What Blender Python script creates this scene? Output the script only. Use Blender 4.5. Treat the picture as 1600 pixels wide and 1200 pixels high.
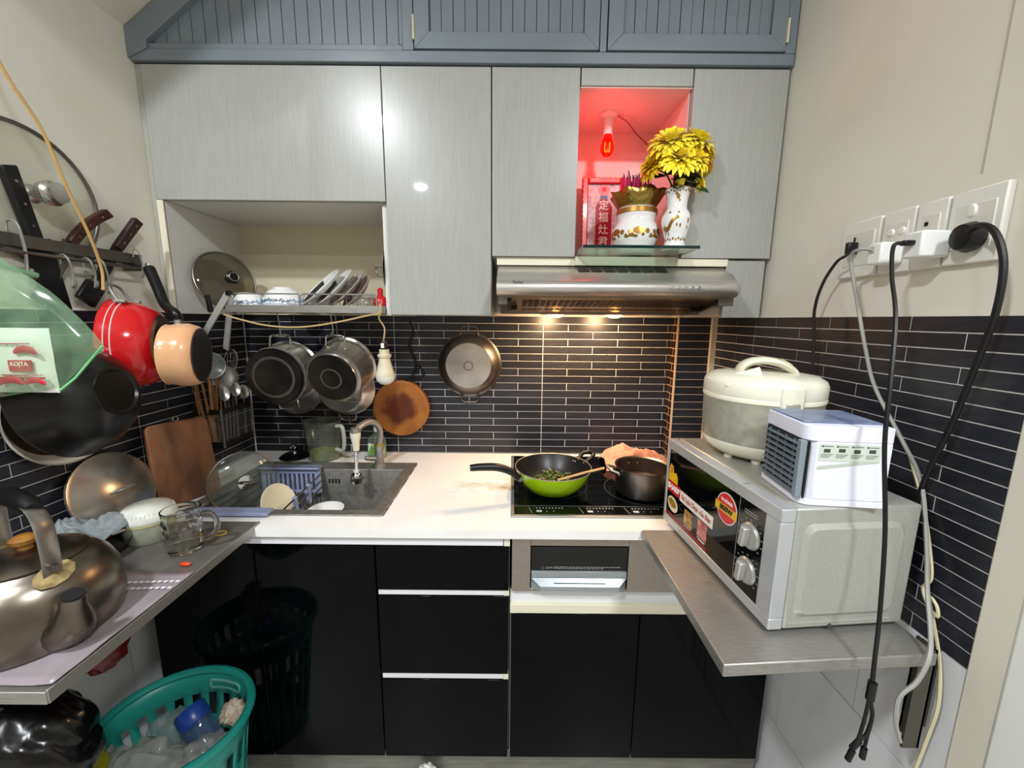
import bpy, bmesh, math, random
from mathutils import Matrix, Vector, Euler, noise
random.seed(7)
for o in list(bpy.data.objects): bpy.data.objects.remove(o, do_unlink=True)
scene = bpy.context.scene
COL = scene.collection
PI = math.pi

# ------------------------------------------------------------------ camera
cam_d = bpy.data.cameras.new('camera'); cam = bpy.data.objects.new('camera', cam_d); COL.objects.link(cam)
cam_d.sensor_fit = 'HORIZONTAL'; cam_d.sensor_width = 36.0; cam_d.lens = 36.0 * 613.0 / 1600.0
cam_d.clip_start = 0.02; cam_d.clip_end = 50
cam.location = (0.0, -1.595, 1.41)
cam.matrix_world = Matrix.Translation((0.0, -1.595, 1.41)) @ (Euler((math.radians(90 - 9.32), 0, 0)).to_matrix().to_4x4() @ Matrix.Rotation(math.radians(0.51), 4, 'Z'))
scene.camera = cam
# ------------------------------------------------------------------ world, lamps, exposure
w = bpy.data.worlds.new('world'); scene.world = w; w.use_nodes = True
w.node_tree.nodes['Background'].inputs[0].default_value = (0.75, 0.85, 1.0, 1); w.node_tree.nodes['Background'].inputs[1].default_value = 0.06
vs = scene.view_settings
vs.view_transform = 'Standard'; vs.look = 'None'; vs.exposure = 0.3; vs.gamma = 1.0; vs.use_curve_mapping = False
def area_lamp(name, loc, size, power, color, rot=(0, 0, 0)):
    l = bpy.data.lights.new(name, 'AREA'); l.shape = 'DISK'; l.size = size; l.energy = power; l.color = color
    o = bpy.data.objects.new(name, l); COL.objects.link(o); o.location = loc; o.rotation_euler = rot
    return o
CEIL = 2.75
LAMPS = [((-0.90, -1.95), 0.17, 34), ((-0.92, -3.25), 0.10, 16), ((-2.1, -3.25), 0.10, 14), ((0.75, -2.3), 0.32, 42)]  # last entry, on the right, is an invented fill to brighten the left wall
for (lx, ly), ls, lp in LAMPS:
    area_lamp('ceiling_or_fill_light', (lx, ly, CEIL - 0.052), ls, lp, (0.93, 0.97, 1.0))

# ------------------------------------------------------------------ helpers
def lin(h):
    if isinstance(h, (tuple, list)): return tuple(h[:3]) + (1,)
    h = h.lstrip('#'); c = [int(h[i:i + 2], 16) / 255 for i in (0, 2, 4)]
    return tuple((x / 12.92 if x <= 0.04045 else ((x + 0.055) / 1.055) ** 2.4) for x in c) + (1,)
MATS = {}
def mat(name, c, r=0.5, m=0.0, c2=None, scale=8.0, stretch=(1, 1, 1), detail=4.0, lo=0.35, hi=0.65, bump=0.0, bscale=None, coat=0.0, crough=0.05,
        emit=None, estr=0.0, spec=0.5, trans=0.0, ior=1.45, aniso=0.0, rand=0.0, r2=None, alpha=1.0, sheen=0.0, sss=0.0):
    if name in MATS: return MATS[name]
    M = bpy.data.materials.new(name); M.use_nodes = True; nt = M.node_tree; N = nt.nodes; K = nt.links
    b = N['Principled BSDF']
    b.inputs['Base Color'].default_value = lin(c); b.inputs['Roughness'].default_value = r; b.inputs['Metallic'].default_value = m
    b.inputs['Coat Weight'].default_value = coat; b.inputs['Coat Roughness'].default_value = crough
    b.inputs['Specular IOR Level'].default_value = spec; b.inputs['Transmission Weight'].default_value = trans; b.inputs['IOR'].default_value = ior
    b.inputs['Alpha'].default_value = alpha; b.inputs['Sheen Weight'].default_value = sheen
    if emit is not None:
        b.inputs['Emission Color'].default_value = lin(emit); b.inputs['Emission Strength'].default_value = estr
    if c2 is not None or bump or r2 is not None:
        tc = N.new('ShaderNodeTexCoord'); mp = N.new('ShaderNodeMapping'); mp.inputs['Scale'].default_value = stretch
        K.new(tc.outputs['Object'], mp.inputs['Vector'])
        nz = N.new('ShaderNodeTexNoise'); nz.inputs['Scale'].default_value = scale; nz.inputs['Detail'].default_value = detail
        K.new(mp.outputs[0], nz.inputs['Vector'])
        ra = N.new('ShaderNodeValToRGB'); ra.color_ramp.elements[0].position = lo; ra.color_ramp.elements[1].position = hi
        K.new(nz.outputs['Fac'], ra.inputs['Fac'])
        if c2 is not None:
            ra.color_ramp.elements[0].color = lin(c); ra.color_ramp.elements[1].color = lin(c2)
            K.new(ra.outputs['Color'], b.inputs['Base Color'])
        if r2 is not None:
            mr = N.new('ShaderNodeMapRange'); mr.inputs['To Min'].default_value = r; mr.inputs['To Max'].default_value = r2
            K.new(nz.outputs['Fac'], mr.inputs['Value']); K.new(mr.outputs[0], b.inputs['Roughness'])
        if bump:
            nb = nz
            if bscale:
                nb = N.new('ShaderNodeTexNoise'); nb.inputs['Scale'].default_value = bscale; nb.inputs['Detail'].default_value = 3
                K.new(mp.outputs[0], nb.inputs['Vector'])
            bp = N.new('ShaderNodeBump'); bp.inputs['Strength'].default_value = bump; bp.inputs['Distance'].default_value = 0.004
            K.new(nb.outputs['Fac'], bp.inputs['Height']); K.new(bp.outputs[0], b.inputs['Normal'])
    if rand:
        oi = N.new('ShaderNodeObjectInfo'); hs = N.new('ShaderNodeHueSaturation')
        mr = N.new('ShaderNodeMapRange'); mr.inputs['To Min'].default_value = 1 - rand; mr.inputs['To Max'].default_value = 1 + rand
        K.new(oi.outputs['Random'], mr.inputs['Value']); K.new(mr.outputs[0], hs.inputs['Value'])
        src = b.inputs['Base Color'].links[0].from_socket if b.inputs['Base Color'].links else None
        if src: K.new(src, hs.inputs['Color'])
        else: hs.inputs['Color'].default_value = lin(c)
        K.new(hs.outputs[0], b.inputs['Base Color'])
    MATS[name] = M
    return M
def clear(name, tint='#ffffff', rough=0.02, dirt=0.0, dirtcol='#ffffff', ior=1.45, scale=20.0, gcol='#ffffff'):
    """thin clear glass or plastic: see-through, Fresnel gloss, optional film of haze"""
    if name in MATS: return MATS[name]
    M = bpy.data.materials.new(name); M.use_nodes = True; nt = M.node_tree; N = nt.nodes; K = nt.links
    N.remove(N['Principled BSDF'])
    tr = N.new('ShaderNodeBsdfTransparent'); tr.inputs[0].default_value = lin(tint)
    gl = N.new('ShaderNodeBsdfGlossy'); gl.inputs['Color'].default_value = lin(gcol); gl.inputs['Roughness'].default_value = rough
    lw = N.new('ShaderNodeLayerWeight'); lw.inputs['Blend'].default_value = 0.5
    pw = N.new('ShaderNodeMath'); pw.operation = 'POWER'; pw.inputs[1].default_value = 4.0; K.new(lw.outputs['Facing'], pw.inputs[0])
    fr = N.new('ShaderNodeMapRange'); f0 = ((ior - 1) / (ior + 1)) ** 2; fr.inputs['To Min'].default_value = f0; fr.inputs['To Max'].default_value = 0.75; K.new(pw.outputs[0], fr.inputs['Value'])
    mx = N.new('ShaderNodeMixShader'); K.new(fr.outputs[0], mx.inputs[0]); K.new(tr.outputs[0], mx.inputs[1]); K.new(gl.outputs[0], mx.inputs[2])
    last = mx
    if dirt > 0:
        df = N.new('ShaderNodeBsdfDiffuse'); df.inputs[0].default_value = lin(dirtcol)
        tl = N.new('ShaderNodeBsdfTranslucent'); tl.inputs[0].default_value = lin(dirtcol)
        m0 = N.new('ShaderNodeMixShader'); m0.inputs[0].default_value = 0.4; K.new(df.outputs[0], m0.inputs[1]); K.new(tl.outputs[0], m0.inputs[2])
        m2 = N.new('ShaderNodeMixShader'); K.new(mx.outputs[0], m2.inputs[1]); K.new(m0.outputs[0], m2.inputs[2])
        tc = N.new('ShaderNodeTexCoord'); nz = N.new('ShaderNodeTexNoise'); nz.inputs['Scale'].default_value = scale; nz.inputs['Detail'].default_value = 5
        K.new(tc.outputs['Object'], nz.inputs['Vector'])
        mr = N.new('ShaderNodeMapRange'); mr.inputs['From Min'].default_value = 0.3; mr.inputs['From Max'].default_value = 0.7
        mr.inputs['To Min'].default_value = dirt * 0.6; mr.inputs['To Max'].default_value = min(1, dirt * 1.4)
        K.new(nz.outputs['Fac'], mr.inputs['Value']); K.new(mr.outputs[0], m2.inputs[0])
        last = m2
    K.new(last.outputs[0], N['Material Output'].inputs[0])
    MATS[name] = M
    return M

def T(x=0, y=0, z=0): return Matrix.Translation((x, y, z))
def RX(d): return Matrix.Rotation(math.radians(d), 4, 'X')
def RY(d): return Matrix.Rotation(math.radians(d), 4, 'Y')
def RZ(d): return Matrix.Rotation(math.radians(d), 4, 'Z')
def SC(x, y, z): return Matrix.Diagonal((x, y, z, 1))
def AX(loc, zdir, xhint=(1, 0, 0)):
    """frame at loc with local Z along zdir and local X near xhint"""
    z = Vector(zdir).normalized(); x = Vector(xhint); x = (x - z * x.dot(z))
    if x.length < 1e-5: x = Vector((0, 1, 0)) - z * z.y
    x.normalize(); y = z.cross(x)
    M = Matrix((x, y, z)).transposed().to_4x4(); M.translation = Vector(loc)
    return M
def smooth_path(pts, k=6, closed=False):
    P = [Vector(p) for p in pts]; n = len(P); out = []
    if n < 3: return P
    rng = n if closed else n - 1
    for i in range(rng):
        p0 = P[(i - 1) % n] if (closed or i > 0) else P[0] * 2 - P[1]
        p1 = P[i]; p2 = P[(i + 1) % n]
        p3 = P[(i + 2) % n] if (closed or i + 2 < n) else P[-1] * 2 - P[-2]
        for j in range(k):
            t = j / k
            out.append(0.5 * ((2 * p1) + (p2 - p0) * t + (2 * p0 - 5 * p1 + 4 * p2 - p3) * t * t + (3 * p1 - p0 - 3 * p2 + p3) * t ** 3))
    if not closed: out.append(P[-1])
    return out

class MB:
    def __init__(s): s.v = []; s.f = []
    def add(s, vs, fs, M=None):
        n = len(s.v)
        s.v += [(M @ Vector(v)) if M is not None else Vector(v) for v in vs]
        s.f += [tuple(i + n for i in f) for f in fs]
        return s
    def box(s, x0, x1, y0, y1, z0, z1, M=None):
        return s.add([(x0, y0, z0), (x1, y0, z0), (x1, y1, z0), (x0, y1, z0), (x0, y0, z1), (x1, y0, z1), (x1, y1, z1), (x0, y1, z1)],
                     [(0, 3, 2, 1), (4, 5, 6, 7), (0, 1, 5, 4), (1, 2, 6, 5), (2, 3, 7, 6), (3, 0, 4, 7)], M)
    def cbox(s, c, d, M=None):
        return s.box(c[0] - d[0] / 2, c[0] + d[0] / 2, c[1] - d[1] / 2, c[1] + d[1] / 2, c[2] - d[2] / 2, c[2] + d[2] / 2, M)
    def lathe(s, prof, n=28, M=None, a0=0.0, a1=360.0, fn=None):
        full = abs(a1 - a0) >= 359.9
        vs = []; cols = n if full else n + 1; idx = []
        for (r, z) in prof:
            if r < 1e-6:
                idx.append([len(vs)] * cols); vs.append((0, 0, z))
            else:
                row = []
                for j in range(cols):
                    a = math.radians(a0 + (a1 - a0) * j / n); rr, zz = (r, z) if fn is None else fn(r, z, a)
                    row.append(len(vs)); vs.append((rr * math.cos(a), rr * math.sin(a), zz))
                idx.append(row)
        fs = []
        for i in range(len(prof) - 1):
            for j in range(n):
                k = (j + 1) % cols
                q = [idx[i][j], idx[i][k], idx[i + 1][k], idx[i + 1][j]]
                q2 = []
                for a in q:
                    if a not in q2: q2.append(a)
                if len(q2) >= 3: fs.append(tuple(q2))
        return s.add(vs, fs, M)
    def cyl(s, r, z0, z1, n=20, M=None, r2=None):
        r2 = r if r2 is None else r2
        return s.lathe([(0, z0), (r, z0), (r2, z1), (0, z1)], n, M)
    def tube(s, pts, r, n=8, closed=False, sm=0, M=None, flat=None):
        P = smooth_path(pts, sm, closed) if sm else [Vector(p) for p in pts]
        m = len(P); vs = []; fs = []; nrm = None
        for i, p in enumerate(P):
            t = (P[(i + 1) % m] - P[i - 1]) if (closed or 0 < i < m - 1) else (P[1] - P[0] if i == 0 else P[-1] - P[-2])
            if t.length < 1e-9: t = Vector((0, 0, 1))
            t.normalize()
            if nrm is None:
                h = Vector((0, 0, 1)) if abs(t.z) < 0.9 else Vector((1, 0, 0))
                nrm = (h - t * h.dot(t)).normalized()
            else:
                nrm = nrm - t * nrm.dot(t)
                nrm = nrm.normalized() if nrm.length > 1e-6 else t.orthogonal().normalized()
            b = t.cross(nrm); rr = r(i / max(1, m - 1)) if callable(r) else r
            for j in range(n):
                a = 2 * PI * j / n
                ca, sa = math.cos(a) * rr, math.sin(a) * rr
                if flat: ca *= flat[0]; sa *= flat[1]
                vs.append(p + nrm * ca + b * sa)
        for i in range(m if closed else m - 1):
            for j in range(n):
                k = (j + 1) % n; i2 = (i + 1) % m
                fs.append((i * n + j, i * n + k, i2 * n + k, i2 * n + j))
        if not closed:
            fs.append(tuple(range(n - 1, -1, -1))); fs.append(tuple((m - 1) * n + j for j in range(n)))
        return s.add(vs, fs, M)
    def ring(s, R, r, n=32, k=8, M=None, a0=0, a1=360):
        full = abs(a1 - a0) > 359
        c = n if full else n + 1
        return s.tube([(R * math.cos(math.radians(a0 + (a1 - a0) * i / n)), R * math.sin(math.radians(a0 + (a1 - a0) * i / n)), 0) for i in range(c)], r, k, closed=full, M=M)
    def prism(s, poly, z0, z1, M=None):
        n = len(poly)
        return s.add([(x, y, z0) for x, y in poly] + [(x, y, z1) for x, y in poly],
                     [tuple(range(n - 1, -1, -1)), tuple(range(n, 2 * n))] + [(i, (i + 1) % n, n + (i + 1) % n, n + i) for i in range(n)], M)
    def grid(s, fn, nu, nv, M=None, cu=False, cv=False):
        vs = []; U = nu if cu else nu + 1; V = nv if cv else nv + 1
        for i in range(U):
            for j in range(V): vs.append(fn(i / nu, j / nv))
        fs = []
        for i in range(nu):
            for j in range(nv):
                a = i * V + j; b = ((i + 1) % U) * V + j; c = ((i + 1) % U) * V + (j + 1) % V; d = i * V + (j + 1) % V
                fs.append((a, b, c, d))
        return s.add(vs, fs, M)
    def ball(s, c, r, n=14, m=8, sc=(1, 1, 1), M=None):
        L = T(*c) @ SC(*sc)
        return s.lathe([(max(0, r * math.sin(PI * i / m)) if 0 < i < m else 0, -r * math.cos(PI * i / m)) for i in range(m + 1)], n, (M @ L) if M is not None else L)
    def build(s, name, material, parent=None, bevel=0.0, seg=2, smooth=40, solid=0.0, sub=0, local=False, soff=0.0, origin=None):
        vs = s.v
        loc = Vector((0, 0, 0))
        if parent is not None and not local:
            top = parent
            while top.parent: top = top.parent
            if top.get('_frame') is not None:
                I = Matrix([list(x) for x in top['_frame']]).inverted(); vs = [I @ v for v in vs]
        elif parent is None and not local:
            if origin is not None: loc = Vector(origin)
            else:
                xs = [v.x for v in vs]; ys = [v.y for v in vs]; zs = [v.z for v in vs]
                loc = Vector(((min(xs) + max(xs)) / 2, (min(ys) + max(ys)) / 2, min(zs)))
            vs = [v - loc for v in vs]
        me = bpy.data.meshes.new(name); me.from_pydata([tuple(v) for v in vs], [], s.f); me.update()
        bm = bmesh.new(); bm.from_mesh(me); bmesh.ops.recalc_face_normals(bm, faces=bm.faces); bm.to_mesh(me); bm.free()
        if smooth: me.shade_smooth(); me.set_sharp_from_angle(angle=math.radians(smooth))
        if material is not None: me.materials.append(material)
        o = bpy.data.objects.new(name, me); COL.objects.link(o); o.parent = parent
        if parent is None: o.location = loc
        if solid:
            md = o.modifiers.new('solid', 'SOLIDIFY'); md.thickness = solid; md.offset = soff
        if sub:
            md = o.modifiers.new('sub', 'SUBSURF'); md.levels = sub; md.render_levels = sub
        if bevel:
            md = o.modifiers.new('bevel', 'BEVEL'); md.width = bevel; md.segments = seg; md.limit_method = 'ANGLE'; md.angle_limit = math.radians(35)
        return o
def tag(o, label, cat, group=None):
    o['label'] = label; o['category'] = cat
    if group: o['group'] = group
    return o
def TH(name, label, cat, loc=(0, 0, 0), M=None, group=None):
    """an Empty at the base of a thing; parts are authored in world space unless local=True"""
    o = bpy.data.objects.new(name, None); COL.objects.link(o); o.empty_display_size = 0.05
    F = M if M is not None else T(*loc)
    o.matrix_world = F; o['_frame'] = [list(r) for r in F]
    tag(o, label, cat, group)
    return o
def ST(name, mb, material, **k):
    o = mb.build(name, material, **k); o['kind'] = 'structure'; return o
SHARED = {}
def piece(name, dims, material, parent, loc, rot=None):
    """small shared box piece (tile, board) placed by object transform"""
    key = (name, tuple(round(d, 4) for d in dims), material.name)
    if key not in SHARED:
        m = MB().cbox((0, 0, 0), dims); me = bpy.data.meshes.new(name); me.from_pydata([tuple(v) for v in m.v], [], m.f); me.update(); me.materials.append(material); SHARED[key] = me
    o = bpy.data.objects.new(name, SHARED[key]); COL.objects.link(o); o.parent = parent
    off = parent.location if parent.parent is None else Vector((0, 0, 0))
    o.location = Vector(loc) - off
    if rot: o.rotation_euler = rot
    return o
def text(body, size, M, material, parent, name='lettering', align='CENTER', depth=0.0003, sx=1.0, shear=0.0, space=1.0, bold=0.0):
    cu = bpy.data.curves.new(name, 'FONT'); cu.body = body; cu.size = size; cu.align_x = align; cu.align_y = 'CENTER'; cu.extrude = depth; cu.shear = shear; cu.space_character = space; cu.offset = bold; cu.resolution_u = 3
    tmp = bpy.data.objects.new('tmp_text', cu); COL.objects.link(tmp)
    dg = bpy.context.evaluated_depsgraph_get(); me = bpy.data.meshes.new_from_object(tmp.evaluated_get(dg)); bpy.data.objects.remove(tmp, do_unlink=True)
    mb = MB(); mb.add([(v.co.x * sx, v.co.y, v.co.z) for v in me.vertices], [tuple(p.vertices) for p in me.polygons], M)
    return mb.build(name, material, parent, smooth=0)
def copy_tree(root, M=None, label=None):
    c = root.copy(); COL.objects.link(c)
    if M is not None:
        c.matrix_world = M; c['_frame'] = [list(r) for r in M]
    if label: c['label'] = label
    def rec(src, dst):
        for ch in list(src.children):
            d = ch.copy(); COL.objects.link(d); d.parent = dst; rec(ch, d)
    rec(root, c)
    return c

# ------------------------------------------------------------------ materials
cream = mat('cream_wall_paint', '#e2ded2', 0.5, c2='#dcd7c9', scale=3.0, bump=0.06, bscale=60)
whitewall = mat('white_wall_tile', '#dfe0e2', 0.2, c2='#d6d6da', scale=2.0)
grout = mat('white_grout', '#d9d6d2', 0.7)
slate = mat('slate_tile_glaze', '#1d2029', 0.33, c2='#2b2b31', scale=9, stretch=(3, 3, 12), detail=5, lo=0.3, hi=0.75, rand=0.3, bump=0.05, bscale=40)
doorgrey = mat('grey_laminate', '#a6a7a3', 0.28, c2='#9fa09b', scale=18, stretch=(14, 14, 0.7), detail=5, coat=0.4, crough=0.04)
laminate = mat('white_carcass_laminate', '#d6d4cf', 0.4)
creamlam = mat('cream_carcass_laminate', '#d8cfb2', 0.35)
edging = mat('cream_edging', '#e2dcc6', 0.4)
slategrey = mat('slate_grey_paint', '#79838b', 0.32, c2='#737c84', scale=6, bump=0.05, bscale=50)
blackgloss = mat('black_gloss_acrylic', '#030506', 0.05, spec=0.12)
blackplastic = mat('black_plastic', '#0b0b0c', 0.35)
blackmatte = mat('black_matte', '#08080a', 0.7)
steel = mat('brushed_steel', '#aeaba6', 0.36, 0.75, c2='#9b9894', scale=30, stretch=(1, 20, 20), r2=0.5)
steeldark = mat('worn_steel', '#87837e', 0.3, 1.0, c2='#6e6a66', scale=7, r2=0.45)
chrome = mat('chrome', '#c9c9c9', 0.08, 1.0)
polished = mat('polished_steel', '#c4c1bd', 0.18, 0.9, c2='#a8a49f', scale=12, r2=0.3)
white = mat('white_plastic', '#e6e6e4', 0.35)
quartz = mat('white_stone_top', '#f0efed', 0.16, c2='#e6e4e0', scale=3)
wood_d = mat('dark_wood', '#4a241b', 0.4, c2='#2c1410', scale=14, stretch=(1, 1, 6))
# ================================================================== the room
m = MB().box(-3.0, 2.1, -4.6, 0.2, -0.1, 0.0); fl = ST('floor', m, mat('floor_tile', '#b9b6ae', 0.3, c2='#aaa79f', scale=4))
m = MB().box(-3.0, 2.1, -4.6, 0.2, CEIL, CEIL + 0.1); ST('ceiling', m, mat('ceiling_paint', '#e6e4de', 0.6))
wb = ST('wall_back', MB().box(-1.2, 0.9, 0.0, 0.12, 0.0, CEIL), cream)
wl = ST('wall_left', MB().box(-1.2, -1.085, -1.35, 0.0, 0.0, CEIL), cream)
wr = ST('wall_right', MB().box(0.79, 0.9, -1.6, 0.0, 0.0, CEIL), cream)
dim = mat('far_wall_paint', '#b8b0a4', 0.6)
ST('wall_far', MB().box(-3.0, 2.1, -4.7, -4.6, 0, CEIL), dim)
ST('wall_far_left', MB().box(-3.1, -3.0, -4.6, -1.25, 0, CEIL), dim)
ST('wall_far_right', MB().box(2.1, 2.2, -4.6, -1.5, 0, CEIL), dim)
ST('wall_return_left', MB().box(-3.0, -1.2, -1.35, -1.25, 0, CEIL), dim)
ST('wall_return_right', MB().box(0.9, 2.1, -1.6, -1.5, 0, CEIL), dim)
# sloping underside of the stairs over the left wall
SL = 0.73
def slope_z(x): return 2.203 + SL * (x + 1.085)
ST('ceiling_slope', MB().prism([(-1.085, slope_z(-1.085)), (-0.335, CEIL), (-1.085, CEIL)], 0.36, 0.95, RX(90)), cream)
# tile fields: grout bed + single tiles
ZT = 1.424; RH = 0.03; GJ = 0.0024
def joints(a, b, offs, step=0.2, extra=()):
    xs = set([round(a, 4), round(b, 4)]); k = math.floor((a - offs) / step) - 1
    while offs + k * step < b:
        x = offs + k * step
        if a + 0.004 < x < b - 0.004: xs.add(round(x, 4))
        k += 1
    for x in extra:
        if a + 0.004 < x < b - 0.004: xs.add(round(x, 4))
    return sorted(xs)
def tile_field(wall, axis, pos, sgn, a, b, rows, offA, offB, sheets):
    d = 0.0030
    g = MB()
    if axis == 'y': g.box(a, b, pos + sgn * 0.0045, pos, ZT - rows * RH, ZT)
    else: g.box(pos, pos + sgn * 0.0045, a, b, ZT - rows * RH, ZT)
    g.build('grout_bed', grout, wall)
    for o in wall.children:
        if o.name.startswith('grout_bed'): o.location = -wall.location
    for r in range(rows):
        z1 = ZT - r * RH; zc = z1 - RH / 2
        js = joints(a, b, offA if r % 2 == 0 else offB, extra=sheets)
        for x0, x1 in zip(js[:-1], js[1:]):
            L = x1 - x0 - GJ; xc = (x0 + x1) / 2
            if L < 0.004: continue
            t = d + 0.0002 * random.random()
            if axis == 'y': piece('tile', (L, 0.005, RH - GJ), slate, wall, (xc, pos + sgn * t, zc))
            else: piece('tile', (0.005, L, RH - GJ), slate, wall, (pos + sgn * t, xc, zc))
tile_field(wb, 'y', 0.0, -1, -1.082, 0.64, 19, 0.124, 0.024, (-1.076, -0.476, 0.124))
tile_field(wl, 'x', -1.085, 1, -1.3, -0.006, 20, -0.492, -0.392, (-1.092, -0.492))
tile_field(wr, 'x', 0.79, -1, -1.012, -0.075, 20, -0.812, -0.912, (-0.312,))
# pipe chase in the right corner, tiled, with a pale corner strip
ch = ST('wall_chase', MB().box(0.64, 0.79, -0.065, 0.0, 0.85, 1.44), cream)
g = MB().box(0.6355, 0.64, -0.0695, 0.0, 0.85, ZT).box(0.6355, 0.765, -0.0695, -0.065, 0.85, ZT).build('grout_bed', mat('tan_grout', '#c4a98c', 0.7), ch); g.location = -ch.location
brown = mat('brown_tile_glaze', '#33241d', 0.25, c2='#241a17', scale=9, rand=0.25)
for r in range(19):
    zc = ZT - r * RH - RH / 2
    piece('tile', (0.005, 0.063 if r % 2 else 0.036, RH - GJ), brown, ch, (0.6375, -0.0345 if r % 2 else -0.021, zc))
    if r % 2 == 0: piece('tile', (0.005, 0.024, RH - GJ), brown, ch, (0.6375, -0.0545, zc))
    piece('tile', (0.122, 0.005, RH - GJ), slate, ch, (0.7005, -0.0675, zc))
cbd = MB().box(0.6345, 0.6405, -0.0718, -0.066, 0.8505, ZT).build('corner_bead', MATS['tan_grout'], ch); cbd.location = -ch.location
ST('trim_1', MB().box(0.763, 0.79, -0.078, -0.06, 0.85, 1.44), mat('pale_strip', '#c8bda6', 0.6), bevel=0.002)
ST('trim_2', MB().box(0.782, 0.79, -1.058, -1.010, 0.0, 1.392), mat('pilaster_paint', '#dcd6c6', 0.6), bevel=0.003)
ST('trim_3', MB().box(0.776, 0.79, -1.6, -1.058, 0.0, 2.6), mat('white_door_frame', '#e4e4e0', 0.4), bevel=0.008)
ST('trim_4', MB().box(0.7893, 0.79, -0.885, -0.881, 1.66, CEIL), mat('wall_seam', '#b9b3a2', 0.6))
# pale big tiles low on both side walls
for wall, x, sg, y0, y1 in ((wr, 0.79, -1, -1.010, -0.10), (wl, -1.085, 1, -1.3, -0.1)):
    for k, (z0, z1) in enumerate(((0.0, 0.24), (0.242, 0.54), (0.542, 0.823))):
        ys = [y0, -0.62, y1] if k % 2 else [y0, -0.83, -0.3, y1]
        for a, b in zip(ys[:-1], ys[1:]):
            piece('white_tile', (0.006, b - a - 0.002, z1 - z0 - 0.002), whitewall, wall, (x + sg * 0.003, (a + b) / 2, (z0 + z1) / 2))
# ceiling lamps behind the camera, the last one an added fill
lampwhite = mat('lamp_housing', '#eeeeee', 0.4)
lampglow = mat('lamp_glow', '#ffffff', 0.5, emit='#f2f8ff', estr=3)
for i, ((lx, ly), ls, lp) in enumerate(LAMPS):
    t = TH('ceiling_or_fill_lamp', ['large round ceiling lamp nearest the kitchen', 'small round ceiling lamp above the middle of the room behind', 'small round ceiling lamp in the far left of the room', 'added round fill lamp on the right side of the room behind'][i], 'lamp', (lx, ly, CEIL - 0.05), group='ceiling lamps')
    MB().lathe([(ls / 2 + 0.004, 0), (ls / 2 + 0.015, 0), (ls / 2 + 0.02, 0.05), (0, 0.05), (0, 0.01)], 28).build('housing', lampwhite, t, local=True)

# ================================================================== loft cabinet
lc = TH('loft_cabinet', 'slate grey painted beadboard loft cabinet above the wall units', 'cabinet', (-0.15, -0.36, 2.125))
YF = -0.36
fr = MB()
fr.box(-1.084, 0.785, YF, YF + 0.03, 2.122, 2.152)             # bottom rail
fr.box(-0.315, -0.284, YF, YF + 0.03, 2.152, CEIL - 0.002).box(0.237, 0.256, YF, YF + 0.03, 2.152, CEIL - 0.002).box(0.757, 0.785, YF, YF + 0.03, 2.152, CEIL - 0.002)
fr.build('frame', slategrey, lc, bevel=0.002)
MB().prism([(-1.084, 2.125), (-1.03, 2.15), (-1.03, slope_z(-1.03) - 0.075), (-0.40, slope_z(-0.40) - 0.075), (-0.40, slope_z(-0.4) - 0.002), (-1.084, slope_z(-1.084) - 0.002)], -YF - 0.03, -YF + 0.006, RX(90)).build('sloping_trim', slategrey, lc, bevel=0.002)
MB().box(-1.03, -0.315, YF + 0.004, YF + 0.02, 2.152, 2.168).box(-0.325, -0.315, YF + 0.004, YF + 0.02, 2.168, 2.66).build('panel_lip', slategrey, lc, bevel=0.002)
MB().box(-1.08, 0.78, YF + 0.032, 0.0, 2.124, 2.14).box(-1.02, 0.78, YF + 0.04, YF + 0.05, 2.14, 2.2).build('carcass', slategrey, lc)
groove = mat('pale_groove', '#8f9597', 0.5)
pan = MB().prism([(-1.025, 2.155), (-0.315, 2.155), (-0.315, 2.66), (-0.42, 2.65), (-1.025, slope_z(-1.025) - 0.06)], -YF - 0.024, -YF - 0.02, RX(90)).build('back_panel', groove, lc)
bw = 0.0365; x = -1.018
while x < -0.33:
    x1 = min(x + bw, -0.327)
    za, zb = min(2.66, slope_z(x) - 0.062), min(2.66, slope_z(x1) - 0.062)
    MB().prism([(x + 0.0012, 2.162), (x1 - 0.0012, 2.162), (x1 - 0.0012, zb), (x + 0.0012, za)], -YF - 0.02, -YF - 0.013, RX(90)).build('board', slategrey, lc, smooth=0)
    x = x1
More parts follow.
